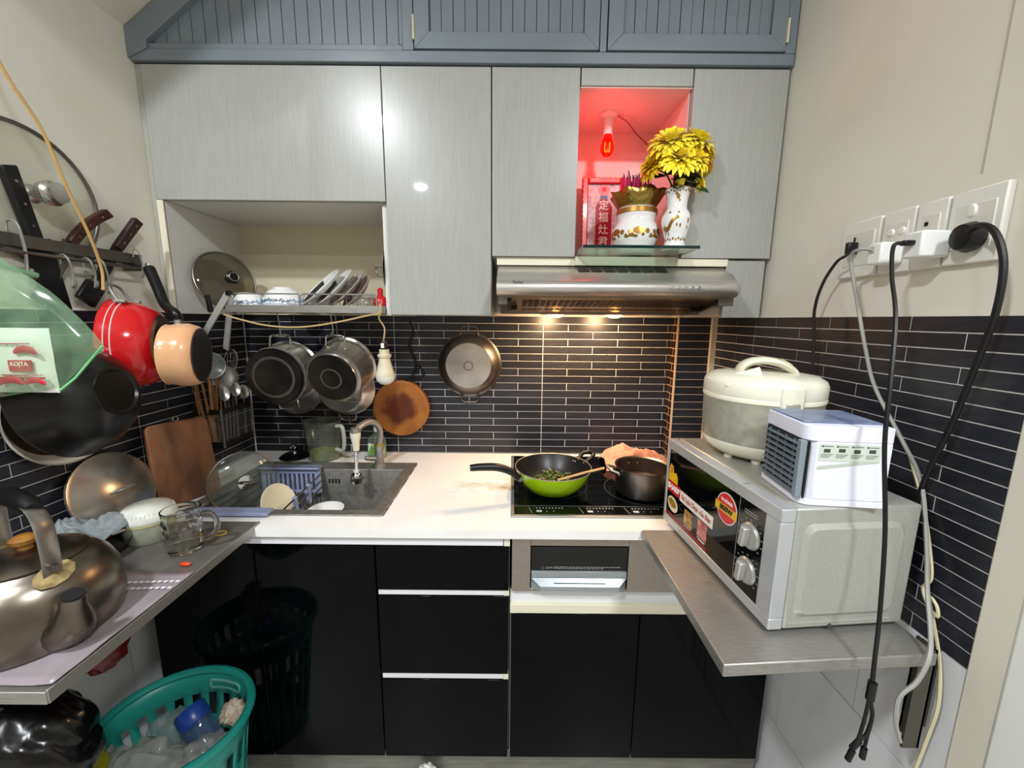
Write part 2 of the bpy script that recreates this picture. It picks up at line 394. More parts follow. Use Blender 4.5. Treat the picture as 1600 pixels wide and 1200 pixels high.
for d, (xa, xb, hx) in enumerate(((-0.281, 0.234, -0.2825), (0.259, 0.754, 0.7555))):
    dr = MB()
    y0, y1 = YF - 0.004, YF + 0.016; zt = 2.70
    dr.prism([(xa, 2.155), (xb, 2.155), (xb - 0.042, 2.197), (xa + 0.042, 2.197)], -y1, -y0, RX(90))
    dr.prism([(xa, 2.155), (xa + 0.042, 2.197), (xa + 0.042, zt - 0.042), (xa, zt)], -y1, -y0, RX(90))
    dr.prism([(xb, 2.155), (xb, zt), (xb - 0.042, zt - 0.042), (xb - 0.042, 2.197)], -y1, -y0, RX(90))
    dr.prism([(xa, zt), (xa + 0.042, zt - 0.042), (xb - 0.042, zt - 0.042), (xb, zt)], -y1, -y0, RX(90))
    dob = dr.build('door', slategrey, lc, bevel=0.0015)
    MB().box(xa + 0.04, xb - 0.04, y1 - 0.004, y1, 2.195, zt - 0.04).build('groove_panel', mat('dark_groove', '#3c4349', 0.6), dob)
    n = 13; ww = (xb - xa - 0.084) / n
    for k in range(n):
        MB().box(xa + 0.042 + k * ww + 0.001, xa + 0.042 + (k + 1) * ww - 0.001, y1 - 0.009 - 0.002 * (k % 2), y1 - 0.003, 2.197, zt - 0.042).build('board', slategrey, dob, smooth=0)
    hz = MB(); hz.cyl(0.0035, 2.175, 2.235, 8, T(hx, YF - 0.006, 0)); hz.box(hx - 0.004, hx + 0.004, YF - 0.0045, YF - 0.003, 2.175, 2.235)
    hz.build('hinge', mat('brass_hinge', '#d9d2b8', 0.35, 0.6), dob)

# ================================================================== wall units
YD = -0.35
def unit(label, name='wall_cabinet', cat='cabinet'): return TH(name, label, cat, (0, -0.2, 1.42))
def door(x0, x1, z0, z1, parent, y=YD, name='door'):
    return MB().box(x0 + 0.0012, x1 - 0.0012, y, y + 0.018, z0 + 0.0012, z1 - 0.0012).build(name, doorgrey, parent, bevel=0.0012)
darkgap = mat('dark_gap', '#1a1a1a', 0.8)
ua = TH('wall_cabinet', 'wide grey wall unit with flap door above the open dish rack niche', 'cabinet', (-0.73, -0.17, 1.42))
door(-1.068, -0.382, 1.754, 2.119, ua)
MB().box(-1.084, -1.07, YD + 0.004, YD + 0.03, 1.42, 2.119).build('filler_strip', mat('filler_grey', '#a3a399', 0.4), ua)
cs = MB(); cs.box(-1.07, -0.384, YD + 0.02, -0.004, 1.755, 1.771).box(-1.07, -0.384, YD + 0.02, -0.004, 2.103, 2.119).box(-0.4, -0.384, YD + 0.02, -0.004, 1.42, 2.103)
cs.box(-1.07, -0.384, YD + 0.02, YD + 0.022, 1.771, 2.103)
cs.build('carcass', laminate, ua)
MB().box(-1.066, -1.05, YD + 0.004, -0.006, 1.42, 1.754).build('side_panel', laminate, ua)
MB().box(-1.068, -1.050, YD + 0.0, YD + 0.006, 1.42, 1.754).build('edging', edging, ua)
MB().box(-1.05, -0.4, -0.02, -0.006, 1.42, 1.755).build('back_panel', creamlam, ua)
ub = TH('wall_cabinet', 'tall narrow grey wall unit beside the dish rack niche', 'cabinet', (-0.22, -0.17, 1.42))
door(-0.382, -0.0665, 1.421, 2.119, ub)
MB().box(-0.38, -0.067, YD + 0.02, -0.01, 1.422, 2.118).build('carcass', laminate, ub)
uc = TH('wall_cabinet', 'narrow grey wall unit left of the red lit altar niche', 'cabinet', (0.06, -0.17, 1.58))
door(-0.0655, 0.1885, 1.6, 2.119, uc)
MB().box(-0.064, 0.187, YD + 0.02, -0.01, 1.6, 2.118).build('carcass', laminate, uc)
MB().box(-0.05, 0.2, YD + 0.012, YD + 0.024, 1.577, 1.6).build('filler_rail', edging, uc)
un = TH('altar_niche', 'open altar niche with pinkish walls lit by red bulb', 'cabinet', (0.35, -0.17, 1.58))
door(0.1895, 0.5105, 2.071, 2.119, un, name='fascia')
pinkw = mat('niche_wall', '#e7cdc6', 0.35)
nb = MB(); nb.box(0.19, 0.1905, YD + 0.02, -0.05, 1.6, 2.07).box(0.5085, 0.511, YD + 0.02, -0.05, 1.6, 2.07).box(0.19, 0.511, YD + 0.005, -0.05, 2.069, 2.072).box(0.19, 0.511, -0.062, -0.05, 1.58, 2.1)
nb.build('lining', pinkw, un)
MB().box(0.191, 0.499, YD + 0.006, YD + 0.02, 1.577, 1.603).build('lower_panel', edging, un)
MB().box(0.191, 0.51, YD + 0.02, -0.06, 1.59, 1.604).build('floor_panel', pinkw, un)
ud = TH('wall_cabinet', 'grey wall unit between altar niche and right wall', 'cabinet', (0.65, -0.17, 1.6))
door(0.5115, 0.784, 1.599, 2.119, ud)
MB().box(0.513, 0.782, YD + 0.02, -0.01, 1.6, 2.118).build('carcass', laminate, ud)
MB().box(0.5, 0.66, YD + 0.006, YD + 0.02, 1.577, 1.599).build('filler_rail', edging, ud)
ue = TH('wall_cabinet', 'small square grey wall unit right of the range hood', 'cabinet', (0.72, -0.17, 1.42))
door(0.657, 0.778, 1.421, 1.597, ue, y=YD + 0.01)
MB().box(0.659, 0.778, YD + 0.03, -0.01, 1.425, 1.596).build('carcass', laminate, ue)

# ================================================================== base units
YB = -0.595
def bdoor(x0, x1, z0, z1, parent, name='door', y=YB):
    return MB().box(x0 + 0.0013, x1 - 0.0013, y, y + 0.018, z0 + 0.0013, z1 - 0.0013).build(name, blackgloss, parent, bevel=0.0012)
railm = mat('white_rail', '#dedfe3', 0.3)
railc = mat('cream_rail', '#ded9c4', 0.4)
b1 = TH('base_cabinet', 'black gloss double door base cabinet under the sink', 'cabinet', (-0.7, -0.3, 0.0))
MB().box(-1.02, -0.39, YB + 0.02, -0.02, 0.087, 0.10).box(-1.02, -1.004, YB + 0.02, -0.02, 0.10, 0.82).box(-0.395, -0.379, YB + 0.02, -0.02, 0.10, 0.82).box(-1.0, -0.4, YB + 0.02, YB + 0.03, 0.76, 0.82).build('carcass', laminate, b1)
bdoor(-1.022, -0.716, 0.088, 0.797, b1); bdoor(-0.715, -0.378, 0.088, 0.797, b1)
b2 = TH('drawer_cabinet', 'black gloss three drawer base unit with white finger rails', 'cabinet', (-0.19, -0.3, 0.0))
MB().box(-0.378, -0.002, YB + 0.03, -0.02, 0.087, 0.82).build('carcass', laminate, b2)
for z0, z1 in ((0.652, 0.797), (0.38, 0.636), (0.088, 0.362)): bdoor(-0.377, -0.003, z0, z1, b2, 'drawer')
for z0, z1 in ((0.636, 0.652), (0.362, 0.38)):
    MB().box(-0.374, -0.018, YB + 0.003, YB + 0.02, z0, z1).build('rail', railm, b2, bevel=0.001)
    MB().box(-0.018, -0.003, YB + 0.002, YB + 0.02, z0, z1).build('rail_end', railc, b2)
b3 = TH('base_cabinet', 'black gloss double door base cabinet under the hob', 'cabinet', (0.38, -0.3, 0.0))
MB().box(0.0, 0.755, YB + 0.02, -0.02, 0.087, 0.585).build('carcass', laminate, b3)
bdoor(0.002, 0.372, 0.088, 0.583, b3); bdoor(0.3725, 0.757, 0.088, 0.583, b3)
MB().box(0.0, 0.765, YB - 0.002, YB + 0.03, 0.584, 0.612).build('lower_rail', railc, b3, bevel=0.0015)
MB().box(0.0, 0.765, YB + 0.012, YB + 0.03, 0.612, 0.65).build('rail', railm, b3)
tk = MB().box(-1.02, 0.77, -0.572, -0.56, 0.0, 0.087)
tag(tk.build('toe_kick', mat('kick_steel', '#8d8d84', 0.35, 0.6, c2='#7a7a72', scale=9, stretch=(1, 1, 8))), 'dull steel plinth strip along the floor under the base cabinets', 'plinth')
MB_r = MB().box(-1.02, -0.02, -0.605, -0.58, 0.797, 0.8245)
tag(MB_r.build('worktop_rail', railm, bevel=0.001), 'pale finger rail directly under the worktop front edge', 'rail')
tag(MB().box(-0.018, -0.002, -0.606, -0.58, 0.797, 0.8245).build('rail_cap', railc), 'cream end cap at the right end of the rail under the worktop', 'rail')
# worktop with sink cut-out and hob cut-out left solid
SX0, SX1, SY0, SY1 = -0.955, -0.374, -0.545, -0.135
wt = MB(); ZW0, ZW1 = 0.825, 0.85
wt.box(-1.079, SX0, -0.617, -0.006, ZW0, ZW1).box(SX1, 0.632, -0.617, -0.006, ZW0, ZW1).box(SX0, SX1, -0.617, SY0, ZW0, ZW1).box(SX0, SX1, SY1, -0.006, ZW0, ZW1).box(0.632, 0.783, -0.617, -0.082, ZW0, ZW1)
tag(wt.build('worktop', quartz), 'long white stone worktop along the back wall', 'worktop')
# ================================================================== range hood
hd = TH('range_hood', 'stainless slide-under range hood with two lit warm lamps', 'range hood', (0.3, -0.2, 1.43))
HX0, HX1 = -0.046, 0.650
prof = [(-0.03, 1.574), (-0.335, 1.574), (-0.40, 1.546), (-0.445, 1.525), (-0.459, 1.518), (-0.467, 1.506), (-0.467, 1.495), (-0.459, 1.484), (-0.445, 1.479), (-0.428, 1.478), (-0.428, 1.482), (-0.03, 1.482)]
hoodsteel = mat('hood_steel', '#d0cdc8', 0.26, 0.8, c2='#bfbbb6', scale=20, stretch=(0.6, 14, 14), r2=0.36)
P = MB()
n = len(prof)
def hsec(x, k=1.0, dy=0.0): return [(x, y * 1.0 + (dy if y < -0.4 else 0), z) for y, z in prof]
secs = [hsec(HX0), hsec(HX1 - 0.03), hsec(HX1 - 0.012, dy=0.006), hsec(HX1 - 0.003, dy=0.016), hsec(HX1, dy=0.03)]
vsx = [v for s_ in secs for v in s_]
fsx = [(i * n + j, i * n + (j + 1) % n, (i + 1) * n + (j + 1) % n, (i + 1) * n + j) for i in range(len(secs) - 1) for j in range(n)]
fsx += [tuple(range(n)), tuple((len(secs) - 1) * n + j for j in range(n - 1, -1, -1))]
P.add(vsx, fsx).build('canopy', hoodsteel, hd, smooth=35)
MB().box(HX0 + 0.004, HX1 - 0.006, -0.215, -0.03, 1.432, 1.482).box(HX0 + 0.004, HX0 + 0.03, -0.425, -0.21, 1.455, 1.482).box(HX1 - 0.05, HX1 - 0.006, -0.425, -0.21, 1.455, 1.482).build('body', steeldark, hd)
# sloping filter under the canopy with slots
fa, fb = Vector((0, -0.428, 1.474)), Vector((0, -0.212, 1.434)); fd = (fb - fa); fl_ = fd.length; fu = fd / fl_; fn_ = Vector((0, fu.z, -fu.y)).normalized()
if fn_.z > 0: fn_ = -fn_
FM = Matrix(((1, 0, 0), tuple(fu), tuple(fn_))).transposed().to_4x4(); FM.translation = fa
filt = MB().box(HX0 + 0.028, HX1 - 0.045, 0, fl_, -0.004, 0, FM).build('filter', mat('filter_steel', '#a38f7c', 0.3, 1.0), hd)
sl = MB(); xs0 = HX0 + 0.075
nx = 30
for i in range(nx):
    x0 = xs0 + i * 0.0185
    for j in range(6):
        y0 = 0.035 + j * 0.022 + (0.011 if j > 3 else 0)
        if j == 4: continue
        sl.box(x0, x0 + 0.015, y0, y0 + 0.0075, 0.0002, 0.0012, FM)
so = sl.build('filter_slots', mat('slot_black', '#120e0c', 0.6), filt, smooth=0); so['kind'] = 'stuff'
for x0, sg in ((HX0 + 0.03, 1), (HX1 - 0.055, -1)):
    MB().box(x0, x0 + 0.012, 0.01, 0.12, 0.0, 0.012, FM).box(min(x0, x0 + sg * 0.03), max(x0, x0 + sg * 0.03), 0.105, 0.12, 0.0, 0.012, FM).build('clip', blackplastic, hd)
vt = MB()
for i in range(7):
    x0 = 0.196 + i * 0.039; y0, z0, y1, z1 = -0.347, 1.5692, -0.385, 1.5529
    vt.add([(x0, y0, z0), (x0 + 0.034, y0, z0), (x0 + 0.034, y1, z1), (x0, y1, z1)], [(0, 1, 2, 3)], T(0, -0.0007, 0.0012))
vo = vt.build('vent_slots', mat('vent_dark', '#3b3733', 0.5, 0.6), hd, smooth=0); vo['kind'] = 'stuff'
MB().box(0.10, 0.44, -0.213, -0.14, 1.4285, 1.4322).build('lamp_strip', mat('warm_cover', '#d8a872', 0.4), hd)
hoodglow = mat('hood_bulb_glow', '#fff2d0', 0.4, emit='#ffb45e', estr=30)
for lx in (0.152, 0.360):
    lo = MB().lathe([(0, -0.010), (0.016, -0.009), (0.026, -0.004), (0.029, 0.0), (0, 0.001)], 20, T(lx, -0.18, 1.4285)).build('lamp_lens', hoodglow, hd)
    l = bpy.data.lights.new('hood_lamp_light', 'AREA'); l.shape = 'DISK'; l.size = 0.045; l.energy = 2.5; l.color = (1.0, 0.62, 0.32)
    o = bpy.data.objects.new('hood_lamp_light', l); COL.objects.link(o); o.location = (lx, -0.165, 1.4165); o.rotation_euler = (math.radians(16), 0, 0)
for i in range(5):
    x = 0.447 + i * 0.0185
    MB().lathe([(0, 0.004), (0.0038, 0.004), (0.0048, 0.0), (0.0048, -0.002), (0, -0.002)], 12, AX((x, -0.4675, 1.502), (0, -1, 0))).build('button', chrome, hd)
text('Turino', 0.011, AX((0.014, -0.4645, 1.5135), (0, -0.82, 0.57), (1, 0, 0)), blackmatte, hd)
# ================================================================== altar
gs = TH('glass_shelf', 'dark edged glass shelf holding the altar vessels', 'shelf', (0.35, -0.27, 1.606))
MB().box(0.192, 0.509, -0.473, -0.062, 1.6062, 1.6138).build('pane', clear('shelf_glass', '#cfe0d8', 0.01, 0.05, '#dfe8e2'), gs)
MB().box(0.192, 0.511, -0.4755, -0.473, 1.606, 1.614).box(0.1915, 0.193, -0.4755, -0.34, 1.606, 1.614).box(0.509, 0.511, -0.475, -0.352, 1.606, 1.614).build('edge', mat('glass_edge_green', '#0e2a26', 0.1), gs)
ZS = 1.6143
# red picture frame
FMx = T(0.318, -0.135, ZS) @ RX(-4) @ RZ(0)
pf = TH('picture_frame', 'red framed kitchen god plaque with white characters', 'picture frame', M=FMx)
fw, fh = 0.154, 0.29
redp = mat('red_lacquer', '#d3101a', 0.3, coat=0.3); gold = mat('gold_paint', '#c89a42', 0.3, 0.8)
fm = MB(); b = 0.021
for x0, x1, z0, z1 in ((-fw / 2, -fw / 2 + b, 0, fh), (fw / 2 - b, fw / 2, 0, fh), (-fw / 2 + b, fw / 2 - b, 0, b), (-fw / 2 + b, fw / 2 - b, fh - b, fh)): fm.box(x0, x1, -0.011, 0.011, z0, z1)
fm.build('frame', redp, pf, bevel=0.004, local=True)
bd = MB()
for k in range(17):
    z = 0.012 + k * (fh - 0.02) / 16
    for x in (-fw / 2 + 0.003, fw / 2 - 0.003): bd.ball((x, -0.0105, z), 0.0022, 6, 4)
for k in range(8): bd.ball((-fw / 2 + 0.01 + k * (fw - 0.02) / 7, -0.0105, fh - 0.004), 0.0026, 6, 4)
bo = bd.build('gold_beading', gold, pf, local=True); bo['kind'] = 'stuff'
pp = MB().box(-fw / 2 + 0.018, fw / 2 - 0.018, 0.0, 0.006, 0.015, fh - 0.015).build('paper', mat('silver_print', '#d8cfd0', 0.4, c2='#b58a94', scale=70, lo=0.45, hi=0.7), pf, local=True)
MB().prism([(-0.027, 0.02), (0.03, 0.02), (0.03, 0.195), (0.012, 0.219), (-0.012, 0.219), (-0.027, 0.195)], 0.0002, 0.0012, RX(90)).build('red_banner', mat('crimson_print', '#a3122c', 0.45), pp, local=True)
MB().cyl(0.02, 0.0003, 0.0014, 18, T(0.001, 0, 0.25) @ RX(90)).build('rosette', mat('pink_print', '#e6a7ad', 0.5), pp, local=True)
MB().cyl(0.0085, 0.0015, 0.0022, 14, T(0.001, 0, 0.251) @ RX(90)).build('rosette_heart', mat('red_print', '#d0404a', 0.5), pp, local=True)
MB().box(-0.012, 0.014, -0.0016, -0.0005, 0.221, 0.23).build('blue_ribbon', mat('blue_print', '#5f93c4', 0.5), pp, local=True)
whp = mat('white_print', '#f3efe9', 0.5)
for k, chx in enumerate('定福灶君'):
    text(chx, 0.036, FMx @ AX((0.001, -0.0017, 0.196 - k * 0.0415), (0, -1, 0), (1, 0, 0)), whp, pp, bold=0.0006)
# incense bowl
porc = mat('white_porcelain', '#ecebe9', 0.12, coat=0.5)
goldleaf = mat('gold_leaf', '#b08443', 0.3, 0.75)
ib = TH('incense_bowl', 'white and gold porcelain incense bowl with ruffled brass collar', 'incense bowl', (0.384, -0.3, ZS))
prf = [(0, 0), (0.058, 0), (0.060, 0.008), (0.056, 0.016), (0.063, 0.03), (0.0735, 0.052), (0.072, 0.072), (0.062, 0.09), (0.057, 0.098), (0.058, 0.112), (0.061, 0.118), (0.061, 0.133), (0.057, 0.137), (0.052, 0.137), (0.05, 0.12), (0, 0.12)]
MB().lathe(prf, 36, T(0.384, -0.3, ZS)).build('pot', porc, ib)
MB().lathe([(0.0605, 0.1175), (0.0622, 0.119), (0.0622, 0.132), (0.0605, 0.1335)], 36, T(0.384, -0.3, ZS)).build('gold_band', goldleaf, ib)
def ruffle(r, z, a): 
    k = (z - 0.136) / 0.05
    return r + 0.006 * k * math.sin(8 * a), z + 0.004 * k * math.sin(8 * a + 1.2)
MB().lathe([(0.05, 0.136), (0.058, 0.142), (0.068, 0.158), (0.082, 0.182)], 64, T(0.384, -0.3, ZS), fn=ruffle).build('brass_collar', mat('brushed_brass', '#a88b46', 0.28, 1.0), ib, solid=0.0015)
deco = MB()
def on_bowl(a, z, off=0.0008):
    for (r0, z0), (r1, z1) in zip(prf[:-1], prf[1:]):
        if z1 > z0 and z0 <= z <= z1 and r0 > 0.03:
            r = r0 + (r1 - r0) * (z - z0) / (z1 - z0) + off
            return Vector((0.384 + r * math.cos(a), -0.3 + r * math.sin(a), ZS + z))
    return None
def blob(mb, fnp, a, z, da, dz, n=7):
    c = fnp(a, z, 0.0012); ring = []
    for i in range(n):
        t = 2 * PI * i / n; q = fnp(a + da * math.cos(t), z + dz * math.sin(t), 0.0006)
        if q is None: return
        ring.append(q)
    if c is None: return
    mb.add([c] + ring, [(0, i + 1, (i + 1) % n + 1) for i in range(n)])
for k in range(9):
    a = -PI + (k + 0.5) * PI / 9 - 0.15
    if k % 3 == 1: blob(deco, on_bowl, a, 0.062, 0.26, 0.011); blob(deco, on_bowl, a - 0.3, 0.05, 0.12, 0.006)
    else:
        blob(deco, on_bowl, a, 0.06, 0.10, 0.008); blob(deco, on_bowl, a + 0.2, 0.046, 0.12, 0.004); blob(deco, on_bowl, a - 0.18, 0.05, 0.06, 0.005)
go_ = deco.build('gold_flowers', goldleaf, ib, smooth=60); go_['kind'] = 'stuff'
MB().cyl(0.05, 0.12, 0.128, 20, T(0.384, -0.3, ZS)).build('ash', mat('ash', '#9a948c', 0.9), ib)
inc = mat('magenta_incense', '#c01e6c', 0.6)
for k in range(34):
    a = random.random() * 2 * PI; r = 0.042 * math.sqrt(random.random()); h = 0.218 + 0.025 * random.random()
    x, y = 0.384 + r * math.cos(a) - 0.008, -0.3 + r * math.sin(a)
    st = TH('incense_stick', 'burnt magenta incense stub standing in the ash of the brass collared bowl', 'incense', (x, y, ZS + 0.125), group='incense stubs in the bowl')
    MB().tube([(x, y, ZS + 0.125), (x + 0.1 * (x - 0.384), y + 0.1 * (y + 0.3), ZS + h - 0.012)], 0.0026, 6).build('stick', inc, st)
    MB().tube([(x + 0.1 * (x - 0.384), y + 0.1 * (y + 0.3), ZS + h - 0.012), (x + 0.15 * (x - 0.384) + random.uniform(-.002, .002), y, ZS + h)], lambda t: 0.0026 * (1 - 0.7 * t), 6).build('burnt_tip', mat('charred', '#3a2430', 0.8), st)
# vase
vx, vy = 0.477, -0.38
fv = TH('flower_vase', 'white porcelain vase with gold dragon pattern', 'vase', (vx, vy, ZS))
vpf = [(0, 0), (0.036, 0), (0.036, 0.006), (0.029, 0.018), (0.028, 0.03), (0.034, 0.052), (0.0405, 0.08), (0.040, 0.096), (0.033, 0.11), (0.0285, 0.116), (0.0275, 0.125), (0.029, 0.145), (0.0335, 0.165), (0.0365, 0.171), (0.034, 0.171), (0.027, 0.15), (0.024, 0.12), (0, 0.118)]
MB().lathe(vpf, 32, T(vx, vy, ZS)).build('body', porc, fv)
def on_vase(a, z, off=0.0008):
    for (r0, z0), (r1, z1) in zip(vpf[:-1], vpf[1:]):
        if z1 > z0 and z0 <= z <= z1:
            r = r0 + (r1 - r0) * (z - z0) / (z1 - z0) + off
            return Vector((vx + r * math.cos(a), vy + r * math.sin(a), ZS + z))
    return None
dg_ = MB()
F0 = -PI / 2 - 0.35
path = [(-0.95, 0.062), (-0.75, 0.056), (-0.55, 0.06), (-0.38, 0.072), (-0.2, 0.083), (0.02, 0.088), (0.2, 0.09)]
for k in range(len(path) - 1):
    for t in (0, 0.5):
        a = path[k][0] + (path[k + 1][0] - path[k][0]) * t; z = path[k][1] + (path[k + 1][1] - path[k][1]) * t
        blob(dg_, on_vase, F0 + a, z, 0.16 - 0.012 * k, 0.0075 - 0.0005 * k)
for a, z, da, dz in ((-0.9, 0.047, 0.05, 0.006), (-0.6, 0.045, 0.05, 0.006), (0.05, 0.068, 0.06, 0.005), (0.3, 0.066, 0.07, 0.006), (0.15, 0.102, 0.08, 0.003), (-0.5, 0.103, 0.1, 0.003), (0.9, 0.08, 0.07, 0.008), (0.95, 0.062, 0.06, 0.005), (1.2, 0.09, 0.05, 0.01), (0.05, 0.146, 0.18, 0.007), (0.2, 0.137, 0.1, 0.004), (-0.1, 0.153, 0.12, 0.004)): blob(dg_, on_vase, F0 + a, z, da, dz)
for k in range(14): blob(dg_, on_vase, F0 - 1.5 + k * 0.26, 0.029 + 0.003 * (k % 2), 0.09, 0.004)
for k in range(16): blob(dg_, on_vase, F0 - 1.6 + k * 0.25, 0.164 - 0.003 * (k % 2), 0.08, 0.003)
go_ = dg_.build('gold_dragon', goldleaf, fv, smooth=60); go_['kind'] = 'stuff'
MB().ring(0.0362, 0.0011, 32, 6, T(vx, vy, ZS + 0.1712)).build('gilt_rim', goldleaf, fv)
# chrysanthemums
yellow = mat('yellow_petal', '#ffe400', 0.5, c2='#ffee40', scale=60, sheen=0.2)
yellowdeep = mat('deep_yellow_petal', '#dcae00', 0.5)
leafg = mat('dark_leaf', '#1f3a1c', 0.5, c2='#2f5226', scale=50)
stemg = mat('stem_green', '#55702a', 0.5)
def petals(mb, C, up, R, rings, seed):
    rnd = random.Random(seed); fr = AX(C, up)
    for (rr, n, tilt, ln) in rings:
        for k in range(n):
            a = 2 * PI * (k + rnd.random() * 0.5) / n; tl = math.radians(tilt + rnd.uniform(-9, 9)); L = R * ln * rnd.uniform(0.86, 1.1); wd = R * 0.14
            d = Vector((math.cos(a), math.sin(a), 0)); s = Vector((-math.sin(a), math.cos(a), 0)); z = Vector((0, 0, 1))
            pts = []; p = d * (R * rr * 0.25) + z * (R * 0.1 * (1 - rr)); t0 = tl
            for q, wk in ((0, 0.5), (0.4, 1.0), (0.8, 0.95), (1.0, 0.25)):
                pp_ = p + d * (L * q * math.cos(t0)) + z * (L * q * math.sin(t0) + L * 0.16 * math.sin(q * PI) - (L * 0.14 * q * q if tilt < 25 else -L * 0.02))
                cup = z * (wd * 0.5 * wk) * 0.5
                pts.append((pp_ - s * wd * wk + cup, pp_, pp_ + s * wd * wk + cup))
            vs_ = [v for t in pts for v in t]
            mb.add(vs_, [(i * 3 + j, i * 3 + j + 1, i * 3 + j + 4, i * 3 + j + 3) for i in range(3) for j in range(2)], fr)
RINGS = [(1.0, 22, 2, 0.95), (0.95, 22, 12, 0.93), (0.8, 20, 22, 0.85), (0.65, 18, 38, 0.75), (0.5, 15, 54, 0.66), (0.3, 10, 70, 0.56), (0.1, 6, 82, 0.5)]
leafp = [(0, 0), (0.012, 0.004), (0.02, 0.012), (0.026, 0.008), (0.034, 0.018), (0.042, 0.009), (0.052, 0.013), (0.068, 0)]
def leaf(mb, base, d, up, s=1.0):
    fr = AX(base, up, d)
    top = [(x * s, y * s, 0.006 * s * math.sin(x / 0.068 * PI)) for x, y in leafp]; bot = [(x * s, -y * s, 0.006 * s * math.sin(x / 0.068 * PI)) for x, y in leafp[1:-1]]
    mid = [(x * s, 0, -0.002 * s) for x, y in leafp[1:-1]]
    vs_ = top + mid + bot; n = len(leafp); k = n - 2; fs_ = []
    for i in range(k - 1):
        fs_.append((1 + i, 2 + i, n + i + 1, n + i)); fs_.append((n + i, n + i + 1, n + k + i + 1, n + k + i))
    fs_ += [(0, 1, n), (0, n, n + k), (n - 1, n + k - 1, k), (n - 1, n + 2 * k - 1, n + k - 1)]
    mb.add(vs_, fs_, fr)
FL = [('topmost yellow chrysanthemum, left half of the upper pair', (0.438, -0.41, 1.893), (-0.25, -0.55, 0.8), 0.056), ('yellow chrysanthemum at the upper right of the bouquet', (0.505, -0.40, 1.897), (0.3, -0.45, 0.85), 0.056),
      ('yellow chrysanthemum low in the middle front of the bouquet', (0.452, -0.435, 1.848), (-0.1, -0.85, 0.5), 0.05), ('yellow chrysanthemum low on the right front of the bouquet', (0.495, -0.43, 1.848), (0.35, -0.75, 0.5), 0.042),
      ('yellow chrysanthemum at the far left edge of the bouquet', (0.40, -0.40, 1.842), (-0.75, -0.4, 0.5), 0.045), ('small yellow chrysanthemum drooping low at the right of the vase', (0.524, -0.40, 1.797), (0.75, -0.55, 0.1), 0.026),
      ('yellow chrysanthemum hidden at the back right of the bouquet', (0.535, -0.375, 1.87), (0.7, 0.0, 0.6), 0.045)]
for i, (lb, c, up, R) in enumerate(FL):
    t = TH('chrysanthemum', lb, 'flower', (vx, vy, ZS + 0.12), group='chrysanthemums in the altar vase')
    pm = MB(); petals(pm, c, up, R, RINGS, i); pm.build('petals', yellow if i != 4 else yellowdeep, t, smooth=60)
    u = Vector(up).normalized(); c0 = Vector(c) - u * R * 0.25
    MB().lathe([(0, 0), (R * 0.2, R * 0.08), (R * 0.3, R * 0.25), (0, R * 0.3)], 10, AX(c0, up)).build('calyx', stemg, t)
    MB().tube([(vx + 0.01 * (i - 3) * 0.5, vy, ZS + 0.122), tuple((Vector((vx, vy, ZS + 0.175)) * 0.5 + c0 * 0.5) + Vector((0, 0, 0.004))), tuple(c0)], 0.0028, 6, sm=4).build('stem', stemg, t)
    for k in range(2 if i < 6 else 1):
        sgn = -1 if (i + k) % 2 else 1
        bp = Vector((vx, vy, ZS + 0.185)) * (0.6 - 0.2 * k) + c0 * (0.4 + 0.2 * k)
        lm = MB(); leaf(lm, bp, (sgn * (0.8 - 0.1 * i % 0.4), -0.5 - 0.1 * i, 0.15 - 0.12 * k), (0.1, -0.6, 0.8), 0.8 + 0.1 * (i % 3)); lm.build('leaf', leafg, t, smooth=60)
t = TH('chrysanthemum_bud', 'half open small yellow bud just above the vase mouth', 'flower', (vx, vy, ZS + 0.12))
MB().lathe([(0, 0), (0.008, 0.004), (0.013, 0.018), (0.009, 0.02), (0, 0.012)], 12, T(0.472, -0.41, 1.785)).build('bud', yellow, t)
MB().tube([(vx, vy, ZS + 0.122), (0.474, -0.40, 1.77), (0.472, -0.41, 1.786)], 0.002, 6).build('stem', stemg, t)
# red bulb
rb = TH('altar_bulb', 'glowing red bulb hanging from the altar niche ceiling', 'light bulb', (0.305, -0.2, 1.94))
MB().lathe([(0, 0.132), (0.03, 0.132), (0.03, 0.124), (0.018, 0.116), (0.0145, 0.085), (0.0155, 0.066), (0, 0.066)], 20, T(0.305, -0.2, 1.94)).build('socket', mat('socket_white', '#e0cfc8', 0.4), rb)
MB().lathe([(0, 0), (0.012, 0.003), (0.0205, 0.014), (0.0225, 0.027), (0.0185, 0.045), (0.0135, 0.06), (0.0125, 0.068), (0, 0.068)], 20, T(0.305, -0.2, 1.94)).build('globe', clear('red_glass', '#ff2015', 0.03, 0.35, '#ff1410'), rb)
MB().tube([(0.298, -0.2, 1.985), (0.297, -0.2, 1.962), (0.303, -0.2, 1.955), (0.307, -0.2, 1.962), (0.313, -0.2, 1.955), (0.313, -0.2, 1.985)], 0.0022, 6, sm=3).build('filament', mat('filament_glow', '#ffd080', 0.4, emit='#ffb030', estr=60), rb)
MB().tube([(0.33, -0.2, 2.066), (0.37, -0.19, 2.05), (0.42, -0.12, 2.047), (0.485, -0.06, 2.03), (0.495, -0.055, 2.0)], 0.0025, 6, sm=5).build('wire', mat('red_brown_wire', '#a2685c', 0.5), rb)
pl = bpy.data.lights.new('altar_bulb_light', 'POINT'); pl.energy = 0.42; pl.color = (1.0, 0.06, 0.06); pl.shadow_soft_size = 0.02
po = bpy.data.objects.new('altar_bulb_light', pl); COL.objects.link(po); po.location = (0.305, -0.228, 1.955)
